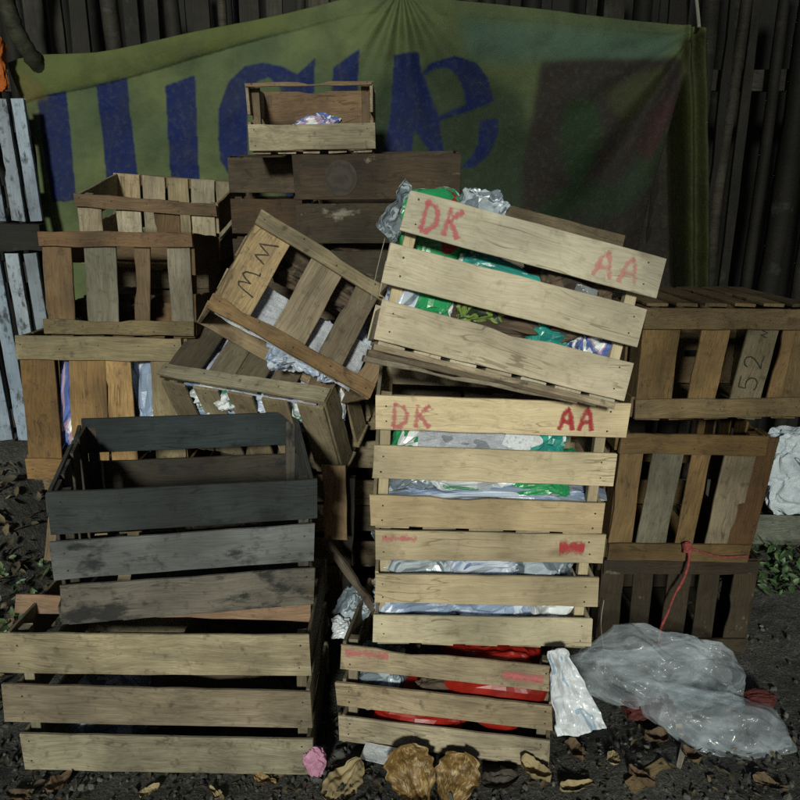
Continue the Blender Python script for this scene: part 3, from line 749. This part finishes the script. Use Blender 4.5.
# middle tipped crates
C['m1'] = crate('tipped crate with its slatted side up, lying under the crate with scribbles', pose(-.625, 1.93, .768, -60, 3.2, -18.5), .47, .27, .28, (.33, .28, .18), 'worn',
      front=('V', 5, .07, [(.10, .085, .06), (.24, .21, .14), (.18, .155, .105), (.20, .16, .11), (.25, .19, .12)], [(0, .0, .10), (.02, .0, .078), (.0, .0, .082), (.0, 0, .07), (0, 0, .07)]), bottom=5, railw=.045, tcols=[(.42, .37, .25), (.25, .2, .13)])
C['t'] = crate('slanting crate with black scribbles on its corner slat, leaning on the tipped crate', pose(-.421, 1.662, 1.0, -22.4, 32.8, 9.0), .415, .20, .255, (.34, .27, .17), 'worn',
      front=('V', 4, .05, [(.44, .32, .17), (.42, .35, .24), (.26, .22, .155), (.42, .30, .17)], [(0, .0, .088), (.022, .0, .082), (.018, .0, .062), (.0, .0, .05)]), bottom=0, back=('H', 3, .06), railw=.036, tcols=[(.38, .25, .12), (.38, .31, .19)])
C['m2'] = crate('worn crate with torn side boards carrying the tipped crate', pose(-.62, 1.95, .215, 0, 0, 2.5), .455, .32, .27, (.24, .18, .10), 'worn', right=('H', 3, .085))
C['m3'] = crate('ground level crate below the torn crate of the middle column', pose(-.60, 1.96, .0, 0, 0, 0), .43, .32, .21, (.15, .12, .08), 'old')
# back centre column
C['c0'] = crate('small open crate standing topmost in the pile, in front of the blue letters', pose(-.405, 2.18, 1.337, 0, -.9, .5), .335, .25, .168, (.40, .345, .24), 'worn',
      front=('H', 3, .07, [(.0, .066, .0, .004, .0, (.36, .32, .22)), None, (.160, .010, .0, .0, .0, (.2, .15, .09))]), back=('H', 2, .085, [(.0, .06, .0, .0, .0, (.22, .14, .08)), (.070, .098, 0, 0, 0, (.24, .155, .085))]), left=('H', 2, .075), right=('H', 2, .075), postcol=(.16, .12, .07))
C['c1'] = crate('old grey crate with a big dark knot under the topmost small crate', pose(-.272, 2.12, .972, 2, -.5, -2.3), .43, .33, .356, OLD, 'old',
      front=('H', 3, .11, [(.0, .105, 0, 0, 0, (.06, .05, .032)), (.125, .105, .005, .004, .004, (.085, .07, .045)), (.24, .115, .004, .004, 0, (.10, .075, .048))]))
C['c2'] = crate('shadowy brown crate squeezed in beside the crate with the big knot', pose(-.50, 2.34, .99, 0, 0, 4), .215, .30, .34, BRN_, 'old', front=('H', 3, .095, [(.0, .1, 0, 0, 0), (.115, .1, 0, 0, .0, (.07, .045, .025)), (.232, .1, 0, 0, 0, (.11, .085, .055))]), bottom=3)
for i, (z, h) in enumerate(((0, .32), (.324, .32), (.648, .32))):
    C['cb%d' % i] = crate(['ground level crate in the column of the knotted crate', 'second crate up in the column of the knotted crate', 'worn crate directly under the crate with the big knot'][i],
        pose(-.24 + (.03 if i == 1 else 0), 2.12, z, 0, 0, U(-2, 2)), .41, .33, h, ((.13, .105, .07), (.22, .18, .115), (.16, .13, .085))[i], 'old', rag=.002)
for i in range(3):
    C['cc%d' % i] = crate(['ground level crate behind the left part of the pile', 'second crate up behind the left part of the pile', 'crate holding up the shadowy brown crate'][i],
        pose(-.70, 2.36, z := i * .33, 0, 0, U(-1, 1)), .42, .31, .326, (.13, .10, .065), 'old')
# column behind the lettered stack
for i in range(3):
    C['k%d' % i] = crate(['ground level crate behind the lettered stack', 'second crate up behind the lettered stack', 'third crate up behind the lettered stack'][i], pose(.175, 2.0, i * .29, 0, 0, U(-1, 1)), .36, .31, .286, (.22, .17, .1), 'worn')
C['s'] = crate('worn crate leaning behind the tilted lettered crate, its rim showing', pose(.135, 1.985, .992, -8, 14.5, 8), .425, .22, .245, (.20, .16, .10), 'worn', front=('H', 3, .07), back=('H', 3, .07))

# red marks and scribbles
tl = C['tilt'][1]['front'][2]; mark('red_lettering', tl, M['red'], 'DK', .035, .012, .055, .036, .022); mark('red_lettering', tl, M['redpale'], 'AA', .385, .012, .05, .042, .024)
ul = C['upper'][1]['front'][2]; mark('red_lettering', ul, M['redwash'], 'DK', .035, .008, .05, .036, .022); mark('red_lettering', ul, M['redfull'], 'AA', .375, .013, .046, .032, .015)
ml = C['mid'][1]['front'][2]; mark('red_smear', ml, M['redwash'], '-', .015, .035, .03, .075, .035); mark('red_smear', ml, M['redfull'], '-', .400, .022, .03, .055, .040)
ll = C['low'][1]['front'][2]; mark('red_smear', ll, M['redwash'], '-', .01, .03, .03, .10, .045); mark('red_smear', ll, M['redwash'], '-', .365, .02, .02, .09, .05)
r1s = C['r1'][1]['front'][2]; mark('marker_digits', r1s, M['ink'], '52', .075, .020, .052, .042, .0042, .35)
mark('marker_scribble', r1s, M['ink'], 'N', .215, .02, .03, .03, .003)
ts = C['t'][1]['front'][0]; mark('marker_scribble', ts, M['ink'], 'MN', .07, .015, .048, .06, .0042, .3)
l0s = C['l0'][1]['front'][1]; mark('marker_scribble', l0s, M['ink'], 'N', .02, .02, .04, .06, .004)

# knot on the old crate: a dark round knot set in its top slat
kn = C['c1'][1]['front'][2]
kv = [(.125 + .042 * math.cos(a), -kn['_t'] - .0012, .055 + .046 * math.sin(a)) for a in [q / 28 * math.tau for q in range(28)]]
kk = N('dark_wood_knot'); tcx = kk.n('TexCoord'); mp = kk.n('Mapping'); mp.inputs['Location'].default_value = (-.125, 0, -.055); kk.l(tcx.outputs['Object'], mp.inputs[0])
ln = kk.n('VectorMath', operation='LENGTH'); kk.l(mp.outputs[0], ln.inputs[0])
wn = kk.math('ADD', kk.math('MULTIPLY', ln.outputs['Value'], 260), kk.math('MULTIPLY', kk.noise(tcx.outputs['Object'], 26, 5, .7), 16))
kk.base(kk.mix(kk.math('MULTIPLY', kk.math('ADD', kk.math('SINE', wn), 1), .5), (.020, .016, .012), (.036, .029, .020))); kk.rough(.8)
mesh_obj('knot', kv, [tuple(range(28))], kk.m, kn)

# loose boards
def loose(label, mat, a, b, wd, t, col, up=(0, 0, 1), name='loose_board'):
    a, b = Vector(a), Vector(b); ex = (b - a).normalized(); ez = (Vector(up) - ex * ex.dot(Vector(up))).normalized()
    o = board(name, M[mat], None, axes(a, ex, ez), (b - a).length, wd, t, col, rag=.002, bow=.003)
    return tag(o, label, 'board')
loose('thin grey board leaning diagonally in the dark gap beside the centre stack', 'old', at(325, 544, 1.80), at(374, 612, 1.66), .022, .012, (.17, .15, .12), up=(1, -.3, 1))
loose('split reddish board wedged across the large pale crate behind its top slat', 'worn', (-.875, 1.535, .325), (-.205, 1.53, .305), .042, .009, (.26, .17, .11), up=(0, .3, 1))
loose('thin pale lath standing against the end of the blackened crate', 'worn', at(54, 480, 2.0), at(45, 560, 1.9), .03, .008, (.26, .2, .12), up=(1, -.2, 0))
loose('dark upright post in the gap beside the left pile', 'fence', (-.165, 1.86, -.01), (-.150, 1.90, .50), .03, .03, (.035, .03, .025), up=(1, 0, 0), name='post')
loose('torn board hanging at the side of the torn crate', 'worn', at(345, 466, 1.83), at(347, 540, 1.81), .062, .008, (.27, .18, .10), up=(-1, .15, 0))
loose('narrow pale strip of lath pointing out from under the clear film', 'worn', (.655, 1.475, .012), (.615, 1.395, .012), .012, .006, (.45, .42, .35), up=(1, 0, 0))
for i, (a, b, wd) in enumerate([((1.0, 2.62, .10), (2.0, 2.50, .13), .085), ((.98, 2.38, .055), (2.0, 2.32, .06), .10)]):
    loose(['grey plank lying on the leaves just under the white sack', 'lower grey plank lying in the green leaves beside the right column'][i], 'fence', a, b, wd, .03, (.13, .14, .11), up=(0, .6, .8))
fs = loose('flat brown bark strip lying on the soil at the lower right', 'old', (.50, 1.325, .012), (.60, 1.392, .014), .03, .008, (.22, .17, .09), up=(0, 1, .4)); fs.name = 'bark_strip'; fs['category'] = 'bark'
for i in range(3):
    z = -.006 - .011 * i
# thin boards bundled under the tilted crate
R0 = pose(-.047, 1.45, .978, -13.2, 14.6, 1.8)
for i, (dz, c_, dy) in enumerate(((-.014, (.36, .31, .22), .000), (-.027, (.20, .16, .11), .003), (-.040, (.36, .32, .24), .006))):
    o = board('loose_board', M['old'], None, R0 @ Matrix.Translation((-.004 - .006 * i, dy, dz - .006)) @ Matrix.Rotation(math.radians(-1.3 * i), 4, 'Y'), .48 - .03 * i, .012, .05, c_, rag=.002)
    tag(o, ['topmost of three thin boards wedged under the tilted crate', 'middle one of three thin boards wedged under the tilted crate', 'lowest of three thin boards wedged under the tilted crate'][i], 'board')

# ------------------------------------------------------------------ contents
def inside(key, name, label, cat, mat, lx, ly, lz, sx, sy, sz, rot=(0, 0, 0), amp=.2, sc=2.3, e=.55, group=None):
    Mx = C[key][0].matrix_world @ pose(lx, ly, lz, *rot)
    return packet(name, label, cat, mat, Mx, sx, sy, sz, amp, sc, group=group, e=e)
def insheet(key, name, label, cat, mat, lx, ly, lz, w_, h_, rot=(0, 0, 0), amp=.012, sc=12, curl=0):
    Mx = C[key][0].matrix_world @ pose(lx, ly, lz, *rot)
    return sheet(name, label, cat, mat, Mx, w_, h_, amp, sc, curl=curl)
bpy.context.view_layer.update()
G1 = 'crumpled wrappers stuffed in the crates'
def fill(key, items):
    for (nm, lab, mat, lx, ly, lz, sx, sy, sz) in items:
        if key in ('upper', 'mid', 'low', 'tilt', 'l2', 'm1'): ly = min(ly, sy / 2 + .026); sx *= 1.15; sz *= 1.1
        k3 = min(1, .12 / max(sx, .01)) ** 1.5
        inside(key, nm, lab, 'wrapper', mat, lx, ly, lz, sx, sy, sz, (U(-12, 12), U(-12, 12) * k3, U(-15, 15) * k3), amp=.34, sc=3.0, group=G1)
fill('upper', [
  ('plastic_wrapper', 'green and white wrapper corner showing below the left red letters of the upright crate', 'pgreen', .075, .09, .20, .07, .11, .09),
  ('plastic_wrapper', 'teal wrapper below the right red letters of the upright crate', 'pteal', .36, .10, .20, .09, .12, .08),
  ('plastic_wrapper', 'white wrapper in the middle of the upright crate', 'pwhite', .22, .10, .12, .22, .14, .10),
  ('plastic_wrapper', 'grey wrapper at the left in the upright crate', 'grey', .08, .09, .11, .10, .12, .09),
  ('plastic_wrapper', 'red and green printed wrapper at the right in the upright crate', 'pgreen', .36, .09, .11, .12, .11, .09),
  ('plastic_wrapper', 'lilac wrapper lying at the bottom of the upright crate', 'plilac', .25, .12, .04, .40, .2, .07)])
insheet('upper', 'newspaper', 'folded newspaper with fine print just below the top slat of the upright crate', 'newspaper', 'news', .20, .028, .195, .22, .10, (-15, 2, 0), .006, 14)
insheet('upper', 'paper_slip', 'small bright white paper slip next to the folded newspaper', 'paper', 'camowhite', .30, .02, .200, .06, .045, (-20, 20, 0), .003, 12)
fill('mid', [
  ('plastic_wrapper', 'dark blue wrapper at the left under the red smear', 'grey', .085, .10, .17, .15, .14, .10),
  ('plastic_wrapper', 'shiny lilac wrapper in the middle under the red smear', 'plilac', .24, .10, .17, .18, .14, .10),
  ('plastic_wrapper', 'blue grey wrapper at the right under the red smear', 'grey', .37, .11, .17, .13, .13, .09),
  ('plastic_wrapper', 'crumpled lilac film at the lower left of the smeared crate', 'plilac', .11, .10, .075, .19, .15, .09),
  ('plastic_wrapper', 'crumpled blue film at the lower middle of the smeared crate', 'plilac', .26, .11, .07, .19, .15, .09),
  ('plastic_wrapper', 'white film at the lower right of the smeared crate', 'pwhite', .40, .11, .08, .10, .15, .12)])
fill('low', [
  ('plastic_wrapper', 'grey wrapper beside the red plastic in the lowest crate', 'grey', .08, .08, .13, .10, .10, .12),
  ('plastic_wrapper', 'brown paper between the red plastics of the lowest crate', 'brown', .27, .14, .12, .2, .12, .13)])
inside('low', 'red_plastic', 'large sheet of red plastic at the right in the lowest lettered crate', 'plastic', 'redfilm', .34, .082, .15, .25, .14, .19, amp=.2)
inside('low', 'red_plastic', 'red plastic at the lower left in the lowest lettered crate', 'plastic', 'redfilm', .17, .075, .075, .24, .13, .12, amp=.2)
inside('tilt', 'green_packet', 'bright green and white packet sticking out at the top left of the tilted crate', 'packet', 'pgreen', .07, .12, .245, .16, .09, .17, (0, -20, 10), .16, 1.8)
inside('tilt', 'plastic_wrapper', 'long teal packet lying across the tilted crate behind its upper gap', 'wrapper', 'pteal', .23, .10, .185, .20, .11, .07, (0, 6, 0), .2)
fill('tilt', [
  ('plastic_wrapper', 'silvery film bunched behind the green packet of the tilted crate', 'grey', .15, .19, .30, .08, .08, .07),
  ('plastic_wrapper', 'brown paper in the middle of the tilted crate', 'brown', .25, .12, .11, .20, .15, .10),
  ('plastic_wrapper', 'lilac and white wrapper at the lower left of the tilted crate', 'plilac', .045, .07, .10, .06, .09, .14),
  ('plastic_wrapper', 'green packet at the lower left gap of the tilted crate', 'pgreen', .10, .07, .105, .07, .09, .10),
  ('plastic_wrapper', 'green and black patterned wrapper in the lower gap of the tilted crate', 'camo', .19, .06, .105, .09, .08, .06),
  ('plastic_wrapper', 'brown paper at the right in the tilted crate', 'brown', .37, .14, .17, .14, .14, .13),
  ('plastic_wrapper', 'teal and white wrapper in the lower gap at the right of the tilted crate', 'pteal', .34, .07, .085, .08, .09, .07),
  ('plastic_wrapper', 'purple wrapper at the right end of the tilted crate', 'pblue', .43, .07, .09, .07, .09, .07),
  ('plastic_wrapper', 'crumpled lilac wrappers lying on the bottom of the tilted crate', 'plilac', .26, .14, .03, .38, .2, .05)])
insheet('tilt', 'silver_foil', 'torn silvery film hanging over the left end of the tilted crate', 'film', 'grey', -.012, .05, .255, .07, .12, (0, 25, 60), .02, 16)
insheet('tilt', 'clear_film', 'small clear film scrap caught in the upper gap of the tilted crate', 'film', 'poly', .385, .012, .185, .05, .035, (0, 0, 0), .01, 30)
fill('l2', [
  ('plastic_wrapper', 'white wrapper with blue bands in the first gap of the left brown crate', 'pblue', .11, .08, .24, .06, .12, .34),
  ('plastic_wrapper', 'white bag in the second gap of the left brown crate', 'camowhite', .22, .08, .25, .08, .12, .30),
  ('plastic_wrapper', 'blue and green wrapper in the third gap of the left brown crate', 'plilac', .33, .09, .24, .09, .12, .30)])
fill('l1', [('plastic_wrapper', 'dull brown paper in the empty looking brown crate', 'brown', .12, .14, .06, .2, .12, .09)])
fill('t', [
  ('plastic_wrapper', 'crushed lilac paper in the lower gap of the slanting crate', 'plilac', .22, .10, .06, .13, .09, .14),
  ('plastic_wrapper', 'small bright blue wrapper inside the slanting crate', 'pblue', .10, .08, .05, .05, .06, .05),
  ('plastic_wrapper', 'grey printed paper at the right in the slanting crate', 'plilac', .33, .10, .09, .10, .09, .15),
  ('plastic_wrapper', 'brown paper in the upper part of the slanting crate', 'brown', .2, .1, .23, .24, .1, .1)])
insheet('t', 'newspaper', 'crushed bluish newspaper showing in the lower gaps of the slanting crate', 'newspaper', 'news', .20, .035, .065, .36, .12, (-6, 0, 4), .02, 10)
insheet('m1', 'newspaper', 'lilac newspaper showing between the slats of the tipped crate', 'newspaper', 'pnews', .23, .03, .13, .40, .22, (0, 0, 0), .018, 9)
fill('m1', [
  ('plastic_wrapper', 'white and blue wrapper at the left in the tipped crate', 'pwhite', .14, .08, .07, .13, .1, .14),
  ('plastic_wrapper', 'lilac paper in the middle of the tipped crate', 'plilac', .25, .09, .10, .16, .1, .17),
  ('plastic_wrapper', 'white wrapper at the right in the tipped crate', 'pwhite', .38, .09, .10, .13, .1, .16),
  ('plastic_wrapper', 'lilac wrapper at the foot of the tipped crate', 'plilac', .2, .16, .05, .3, .14, .08)])
fill('big', [
  ('plastic_wrapper', 'dark film lying in the lower part of the large pale crate', 'grey', .17, .16, .085, .2, .2, .12),
  ('plastic_wrapper', 'dark brown paper in the large pale crate', 'brown', .42, .18, .13, .32, .2, .20)])
fill('dark', [('plastic_wrapper', 'wad of light brown paper lying in the blackened crate', 'brown', .33, .2, .10, .16, .12, .08)])
fill('c0', [('plastic_wrapper', 'blue and silver film lying in the topmost small crate', 'pblue', .17, .10, .055, .13, .09, .07)])
fill('c1', [('plastic_wrapper', 'brown paper wedged in the knotted crate', 'brown', .2, .15, .08, .3, .2, .12)])

# things between and around
packet('plastic_film_wad', 'wad of crushed clear grey film in the gap beside the lettered stack', 'film', 'grey', Matrix.Translation(at(352, 610, 1.72)) @ Euler((.3, .4, .2)).to_matrix().to_4x4(), .07, .07, .12, .3)
packet('plastic_scrap', 'scrunched pale film at the foot of the thin leaning board', 'film', 'camowhite', Matrix.Translation(at(342, 628, 1.66)), .045, .04, .045, .4, 2.6)

def sack_shape(u, v, x, z):
    return x * (1 - .12 * v) + .03 * v, z + .05 * (u - .5) * (1 - v) - .06 * (u < .15) * v
packet('woven_sack', 'crumpled white woven sack with faint print on the bank by the right column', 'sack', 'sack', Matrix.Translation(at(806, 474, 2.48)) @ Euler((math.radians(-14), math.radians(14), math.radians(8))).to_matrix().to_4x4(), .36, .16, .27, .28, 2.6, nu=80, nv=60, e=.62)
# faint writing on the sack: one line of scribbled print
V, Fc, UV = [], [], []
def hang_shape(u, v, x, z):
    wd = .30 + .55 * (1 - v) ** .6
    return x * wd + .02 * (1 - v) - .02 * v, z + .02 * abs(u - .4) * (1 - v) * 2 + .02 * math.sin(u * 3) * (1 - v)
sheet('white_packet', 'empty white packet hanging from the corner of the lowest lettered crate', 'packet', 'camowhite', Matrix.Translation(at(571, 697, 1.395)) @ Euler((math.radians(-12), 0, math.radians(14))).to_matrix().to_4x4(), .125, .205, .024, 15, shape=hang_shape, thick=.003)
sheet('paper_scrap', 'flat white paper scrap sticking out under the lowest lettered crate', 'paper', 'camowhite', Matrix.Translation((-.045, 1.445, .010)) @ Euler((math.radians(-84), 0, math.radians(-16))).to_matrix().to_4x4(), .085, .05, .004, 14)
packet('pink_scrap', 'crumpled pink plastic scrap at the corner of the large pale crate', 'scrap', 'pink', Matrix.Translation(at(315, 762, 1.40)), .045, .035, .075, .4, 2.4, e=.8)

# polythene film on the ground
def film(name, label, xs, top, yf, yb, zf, seed, amp=.02, nu=90, nv=60, ang=200):
    V, UV, Fc = [], [], []
    for li, lay in enumerate((1.0, .7)):
      seed += 5 * li
      for i in range(nu + 1):
        u = i / nu; x = xs[0] + (xs[1] - xs[0]) * u
        ht = lay * np.interp(u, *zip(*top)); y0 = np.interp(u, *zip(*yf)); y1 = np.interp(u, *zip(*yb)); zb = np.interp(u, *zip(*zf))
        for j in range(nv + 1):
            v = j / nv; a = math.radians(-12 + ang * v)
            yc, ry = (y0 + y1) / 2, (y1 - y0) / 2
            y = yc - ry * math.cos(a); z = zb + ht * (abs(math.sin(a)) ** .8) * (1 if math.sin(a) > 0 else -.15)
            q = Vector((x, y, z)) + Vector((seed, 0, 0))
            qq = Vector((q.x * 5 + q.z * 3, q.y * 5, q.z * 9 - q.x * 2)); n1 = noise.noise(qq); n2_ = noise.noise(qq * 2.3 + Vector((7, 0, 0)))
            k_ = amp * (1.7 * facets(Vector((q.x * .7 + q.z * .5, q.y * .6, q.z)), 3.6) + .55 * facets(q + Vector((4, 2, 0)), 7.5) + .12 * facets(q, 19) + 1.5 * noise.noise(q * 3.3))
            k2 = min(1, u * 8, (1 - u) * 8)
            g = gz(x, y)
            V.append((x + k_ * .4, y - k_ * k2 + .03 * noise.noise((x * 7, seed, 2)) * (1 - v), max(g + .001 + .002 * li, z * (1 + .5 * noise.noise((x * 6, seed, 8))) + k_ * .9 * k2))); UV.append((u, v))
    for li in range(2):
      for i in range(nu):
        for j in range(nv):
            a = li * (nu + 1) * (nv + 1) + i * (nv + 1) + j; Fc.append((a, a + 1, a + nv + 2, a + nv + 1))
    o = mesh_obj(name, V, Fc, M['poly'], uvs=UV, smooth=True)
    tag(o, label, 'plastic film'); return o
film('plastic_film', 'large heap of clear crumpled plastic film against the lowest right crate', (.415, .87),
     [(0, .03), (.12, .07), (.28, .14), (.45, .150), (.7, .125), (.9, .09), (1, .06)], [(0, 1.69), (.3, 1.60), (.55, 1.60), (1, 1.62)], [(0, 1.76), (1, 1.82)], [(0, .03), (.3, .01), (.6, .0), (1, .0)], 3, .034)
film('plastic_film', 'smaller fold of clear plastic film lying in front of the large heap', (.56, .92),
     [(0, .01), (.15, .05), (.4, .065), (.75, .06), (1, .03)], [(0, 1.60), (.3, 1.46), (.7, 1.43), (1, 1.47)], [(0, 1.70), (1, 1.62)], [(0, .01), (1, .0)], 13, .022)
packet('red_cloth', 'dark red rag under the plastic film heap', 'rag', 'rag', Matrix.Translation((.62, 1.60, .015)), .12, .08, .04, .3)
packet('red_rag', 'dull red rag at the right end of the small film fold', 'rag', 'rag', Matrix.Translation((.90, 1.62, .02)), .07, .04, .04, .3)

# rope on the right column
rp = empty('red_rope', pose(.7, 1.83, .3), 'frayed faded red rope knotted between the middle and lowest right crates', 'rope')
pts = [at(688, 547, 1.825), at(689, 560, 1.815), at(684, 578, 1.81), at(675, 594, 1.80), at(668, 612, 1.79), at(661, 628, 1.78), at(658, 645, 1.775)]
o = tube('strand', 'rope', [p - Vector((.7, 1.83, .3)) for p in curve(pts, 8)], .0035, rv=.5, parent=rp)
o = tube('strand', 'rope', [p - Vector((.7, 1.83, .3)) for p in curve([at(688, 547, 1.825), at(702, 552, 1.83), at(722, 557, 1.825), at(748, 556, 1.83)], 8)], .003, rv=.5, parent=rp)
packet('knot', None, None, 'rope', pose(at(686, 546, 1.83).x - .7, -.01, at(686, 546, 1.83).z - .3), .022, .018, .03, .3, parent=rp)
tube('wire', 'twine', curve([at(604, 600, 1.82), at(601, 625, 1.80), at(605, 660, 1.78), at(603, 690, 1.75)], 6), .001, 'thin pale wire dangling beside the lowest right crate', 'wire')
tube('twine', 'twine', curve([at(385, 238, 1.75), at(377, 270, 1.72), at(371, 300, 1.66)], 6), .0009, 'thin string hanging at the left side of the tilted crate', 'string')

# big dry leaf
def big_leaf(name, label, cx, cy, L, wd, rz, curlz, mat='goldleaf', z0=.02, tilt=.25):
    V, UV, Fc = [], [], []; nu, nv = 40, 24; s = U(0, 50)
    for i in range(nu + 1):
        u = i / nu
        b = math.sin(math.pi * u ** .8) ** .42 * (1 + .16 * noise.noise((u * 7, s, 0)) + .05 * math.sin(u * 31 + s)) * (1 - .25 * u)
        for j in range(nv + 1):
            v = j / nv * 2 - 1
            x = (u - .5) * L; y = v * b * wd / 2 * (1 + .06 * noise.noise((u * 9, v * 3, s)))
            z = .09 * L * facets(Vector((u * 1.1 + s, v * .45, 0)), 1.6) + curlz * (v * v * .6 + (u - .5) ** 2) * L + .10 * L * noise.noise((u * 3, v * 2, s)) - .03 * L * math.exp(-(v / .08) ** 2)
            V.append((x, y, z)); UV.append((u, v * .5 + .5))
    for i in range(nu):
        for j in range(nv):
            a = i * (nv + 1) + j; Fc.append((a, a + nv + 1, a + nv + 2, a + 1))
    o = mesh_obj(name, V, Fc, M[mat], uvs=UV, smooth=True)
    o.matrix_world = Matrix.Translation((cx, cy, gz(cx, cy) + z0)) @ Matrix.Rotation(tilt, 4, 'X') @ Matrix.Rotation(rz, 4, 'Z')
    tag(o, label, 'leaf'); return o
p1 = at(415, 775, 1.385); p2 = at(458, 778, 1.37)
big_leaf('dry_leaf', 'broad golden brown dead leaf in front of the lettered stack', at(412, 780, 1.375).x, 1.375, .125, .115, 1.95 + math.pi, .10, z0=.030, tilt=.62)
big_leaf('dry_leaf', 'second golden brown dead leaf overlapping the right edge of the broad one', at(456, 782, 1.365).x, 1.365, .115, .105, 1.2 + math.pi, .14, z0=.026, tilt=.55)
big_leaf('pale_leaf', 'flat pale tan leaf on the soil in front of the dark gap', at(345, 783, 1.37).x, 1.37, .12, .085, 1.0, .1, 'litterpale' if 'litterpale' in M else 'goldleaf', z0=.008)
big_leaf('grey_leaf', 'greyish crumpled leaf just right of the golden leaves', at(500, 785, 1.37).x, 1.37, .085, .05, .2, .3, 'litter', z0=.01)

def added_occluder():  # unseen leafy crown added behind the camera to darken the right and back
    root = empty('occluder', pose(1.5, -1.15, 0), 'added leafy tree on the open side of the yard, shading part of the pile', 'occluder')
    tr = tube('trunk', 'fence', curve([(0, 0, -.05), (.03, .02, .8), (-.05, .05, 1.6), (-.25, .05, 2.4)], 8), .05, rv=.2, parent=root, nr=12); tr.color = (.1, .085, .06, 1)
    for e_ in ((-1.2, .1, 2.7), (-.5, .3, 3.3), (.3, -.1, 3.0), (.5, .1, 2.4)):
        b_ = tube('limb', 'fence', curve([(-.06, .05, 1.7), Vector((-.06, .05, 1.7)).lerp(Vector(e_), .5) + Vector((0, 0, .12)), e_], 6), .02, rv=.2, parent=root); b_.color = (.1, .085, .06, 1)
    V, Fc, T = [], [], []
    while len(Fc) < 9500:
        p = Vector((U(-1.9, 1.3), U(-.35, .45), U(1.5, 3.7)))
        xw = p.x + 1.15
        # crown: lower bound climbs to the left, keeping the lettered stack lit
        if xw < -.75 + .9 * max(0, 2.55 - p.z) * 1.0: continue
        if xw < -.1 and p.z < 2.42: continue
        if noise.noise(p * 1.9 + Vector((3, 1, 8))) < -.12: continue
        e = Euler((U(0, 6.3), U(0, 6.3), U(0, 6.3))).to_matrix(); L = U(.05, .10); n0 = len(V); tn = rnd()
        for (a, b) in ((0, 0), (.35, .5), (.35, -.5), (.7, .35), (.7, -.35), (1, 0)):
            V.append(p + e @ Vector((a * L, b * L * .55, .1 * L * a * a))); T.append(tn)
        Fc += [(n0, n0 + 2, n0 + 1), (n0 + 1, n0 + 2, n0 + 4, n0 + 3), (n0 + 3, n0 + 4, n0 + 5)]
    cr = mesh_obj('crown', V, Fc, M['greenleaf'], root); tone_attr(cr, T)
added_occluder()

rl = random.Random(4)
spots_ = [(215, 792), (265, 778), (150, 790), (60, 783), (20, 795), (535, 776), (575, 760), (612, 770), (655, 745), (640, 790), (690, 765), (680, 735), (575, 792), (770, 785), (395, 735)]
words_ = ['nearest the lower corner of the large pale crate', 'on the soil under the bottom slat of the large pale crate', 'under the middle of the large pale crate', 'under the left part of the large pale crate', 'at the far lower left of the soil',
          'just right of the golden leaves', 'below the white packet', 'on the soil mound', 'just in front of the plastic film', 'low on the soil mound', 'beside the bark strip', 'at the edge of the clear film', 'at the bottom edge under the white packet', 'in the lower right corner of the soil', 'under the lowest lettered crate']
for (px_, py_), wd_ in zip(spots_, words_):
    th_ = math.atan((py_ - 400) / F) + PITCH; Y_ = 1.3 / math.tan(th_); x_ = at(px_, py_, Y_).x
    o = big_leaf('fallen_leaf', 'crumpled dry leaf ' + wd_, x_, Y_, rl.uniform(.035, .075), rl.uniform(.02, .045), rl.uniform(0, 6), rl.uniform(.1, .7), rl.choice(['litterpale', 'litterpale', 'brownleaf', 'brownleaf', 'goldleaf']), z0=.007, tilt=rl.uniform(-.1, .3))
    o['group'] = 'dry leaves scattered on the soil'

# ------------------------------------------------------------------ tidy custom props
for o in bpy.data.objects:
    for k_ in ('_bow', '_L', '_t'):
        if k_ in o: del o[k_]
    if 'label' in o and not o['label']: del o['label']
S.render.engine = 'CYCLES'
S.cycles.use_denoising = False
S.cycles.max_bounces = 8; S.cycles.transparent_max_bounces = 16
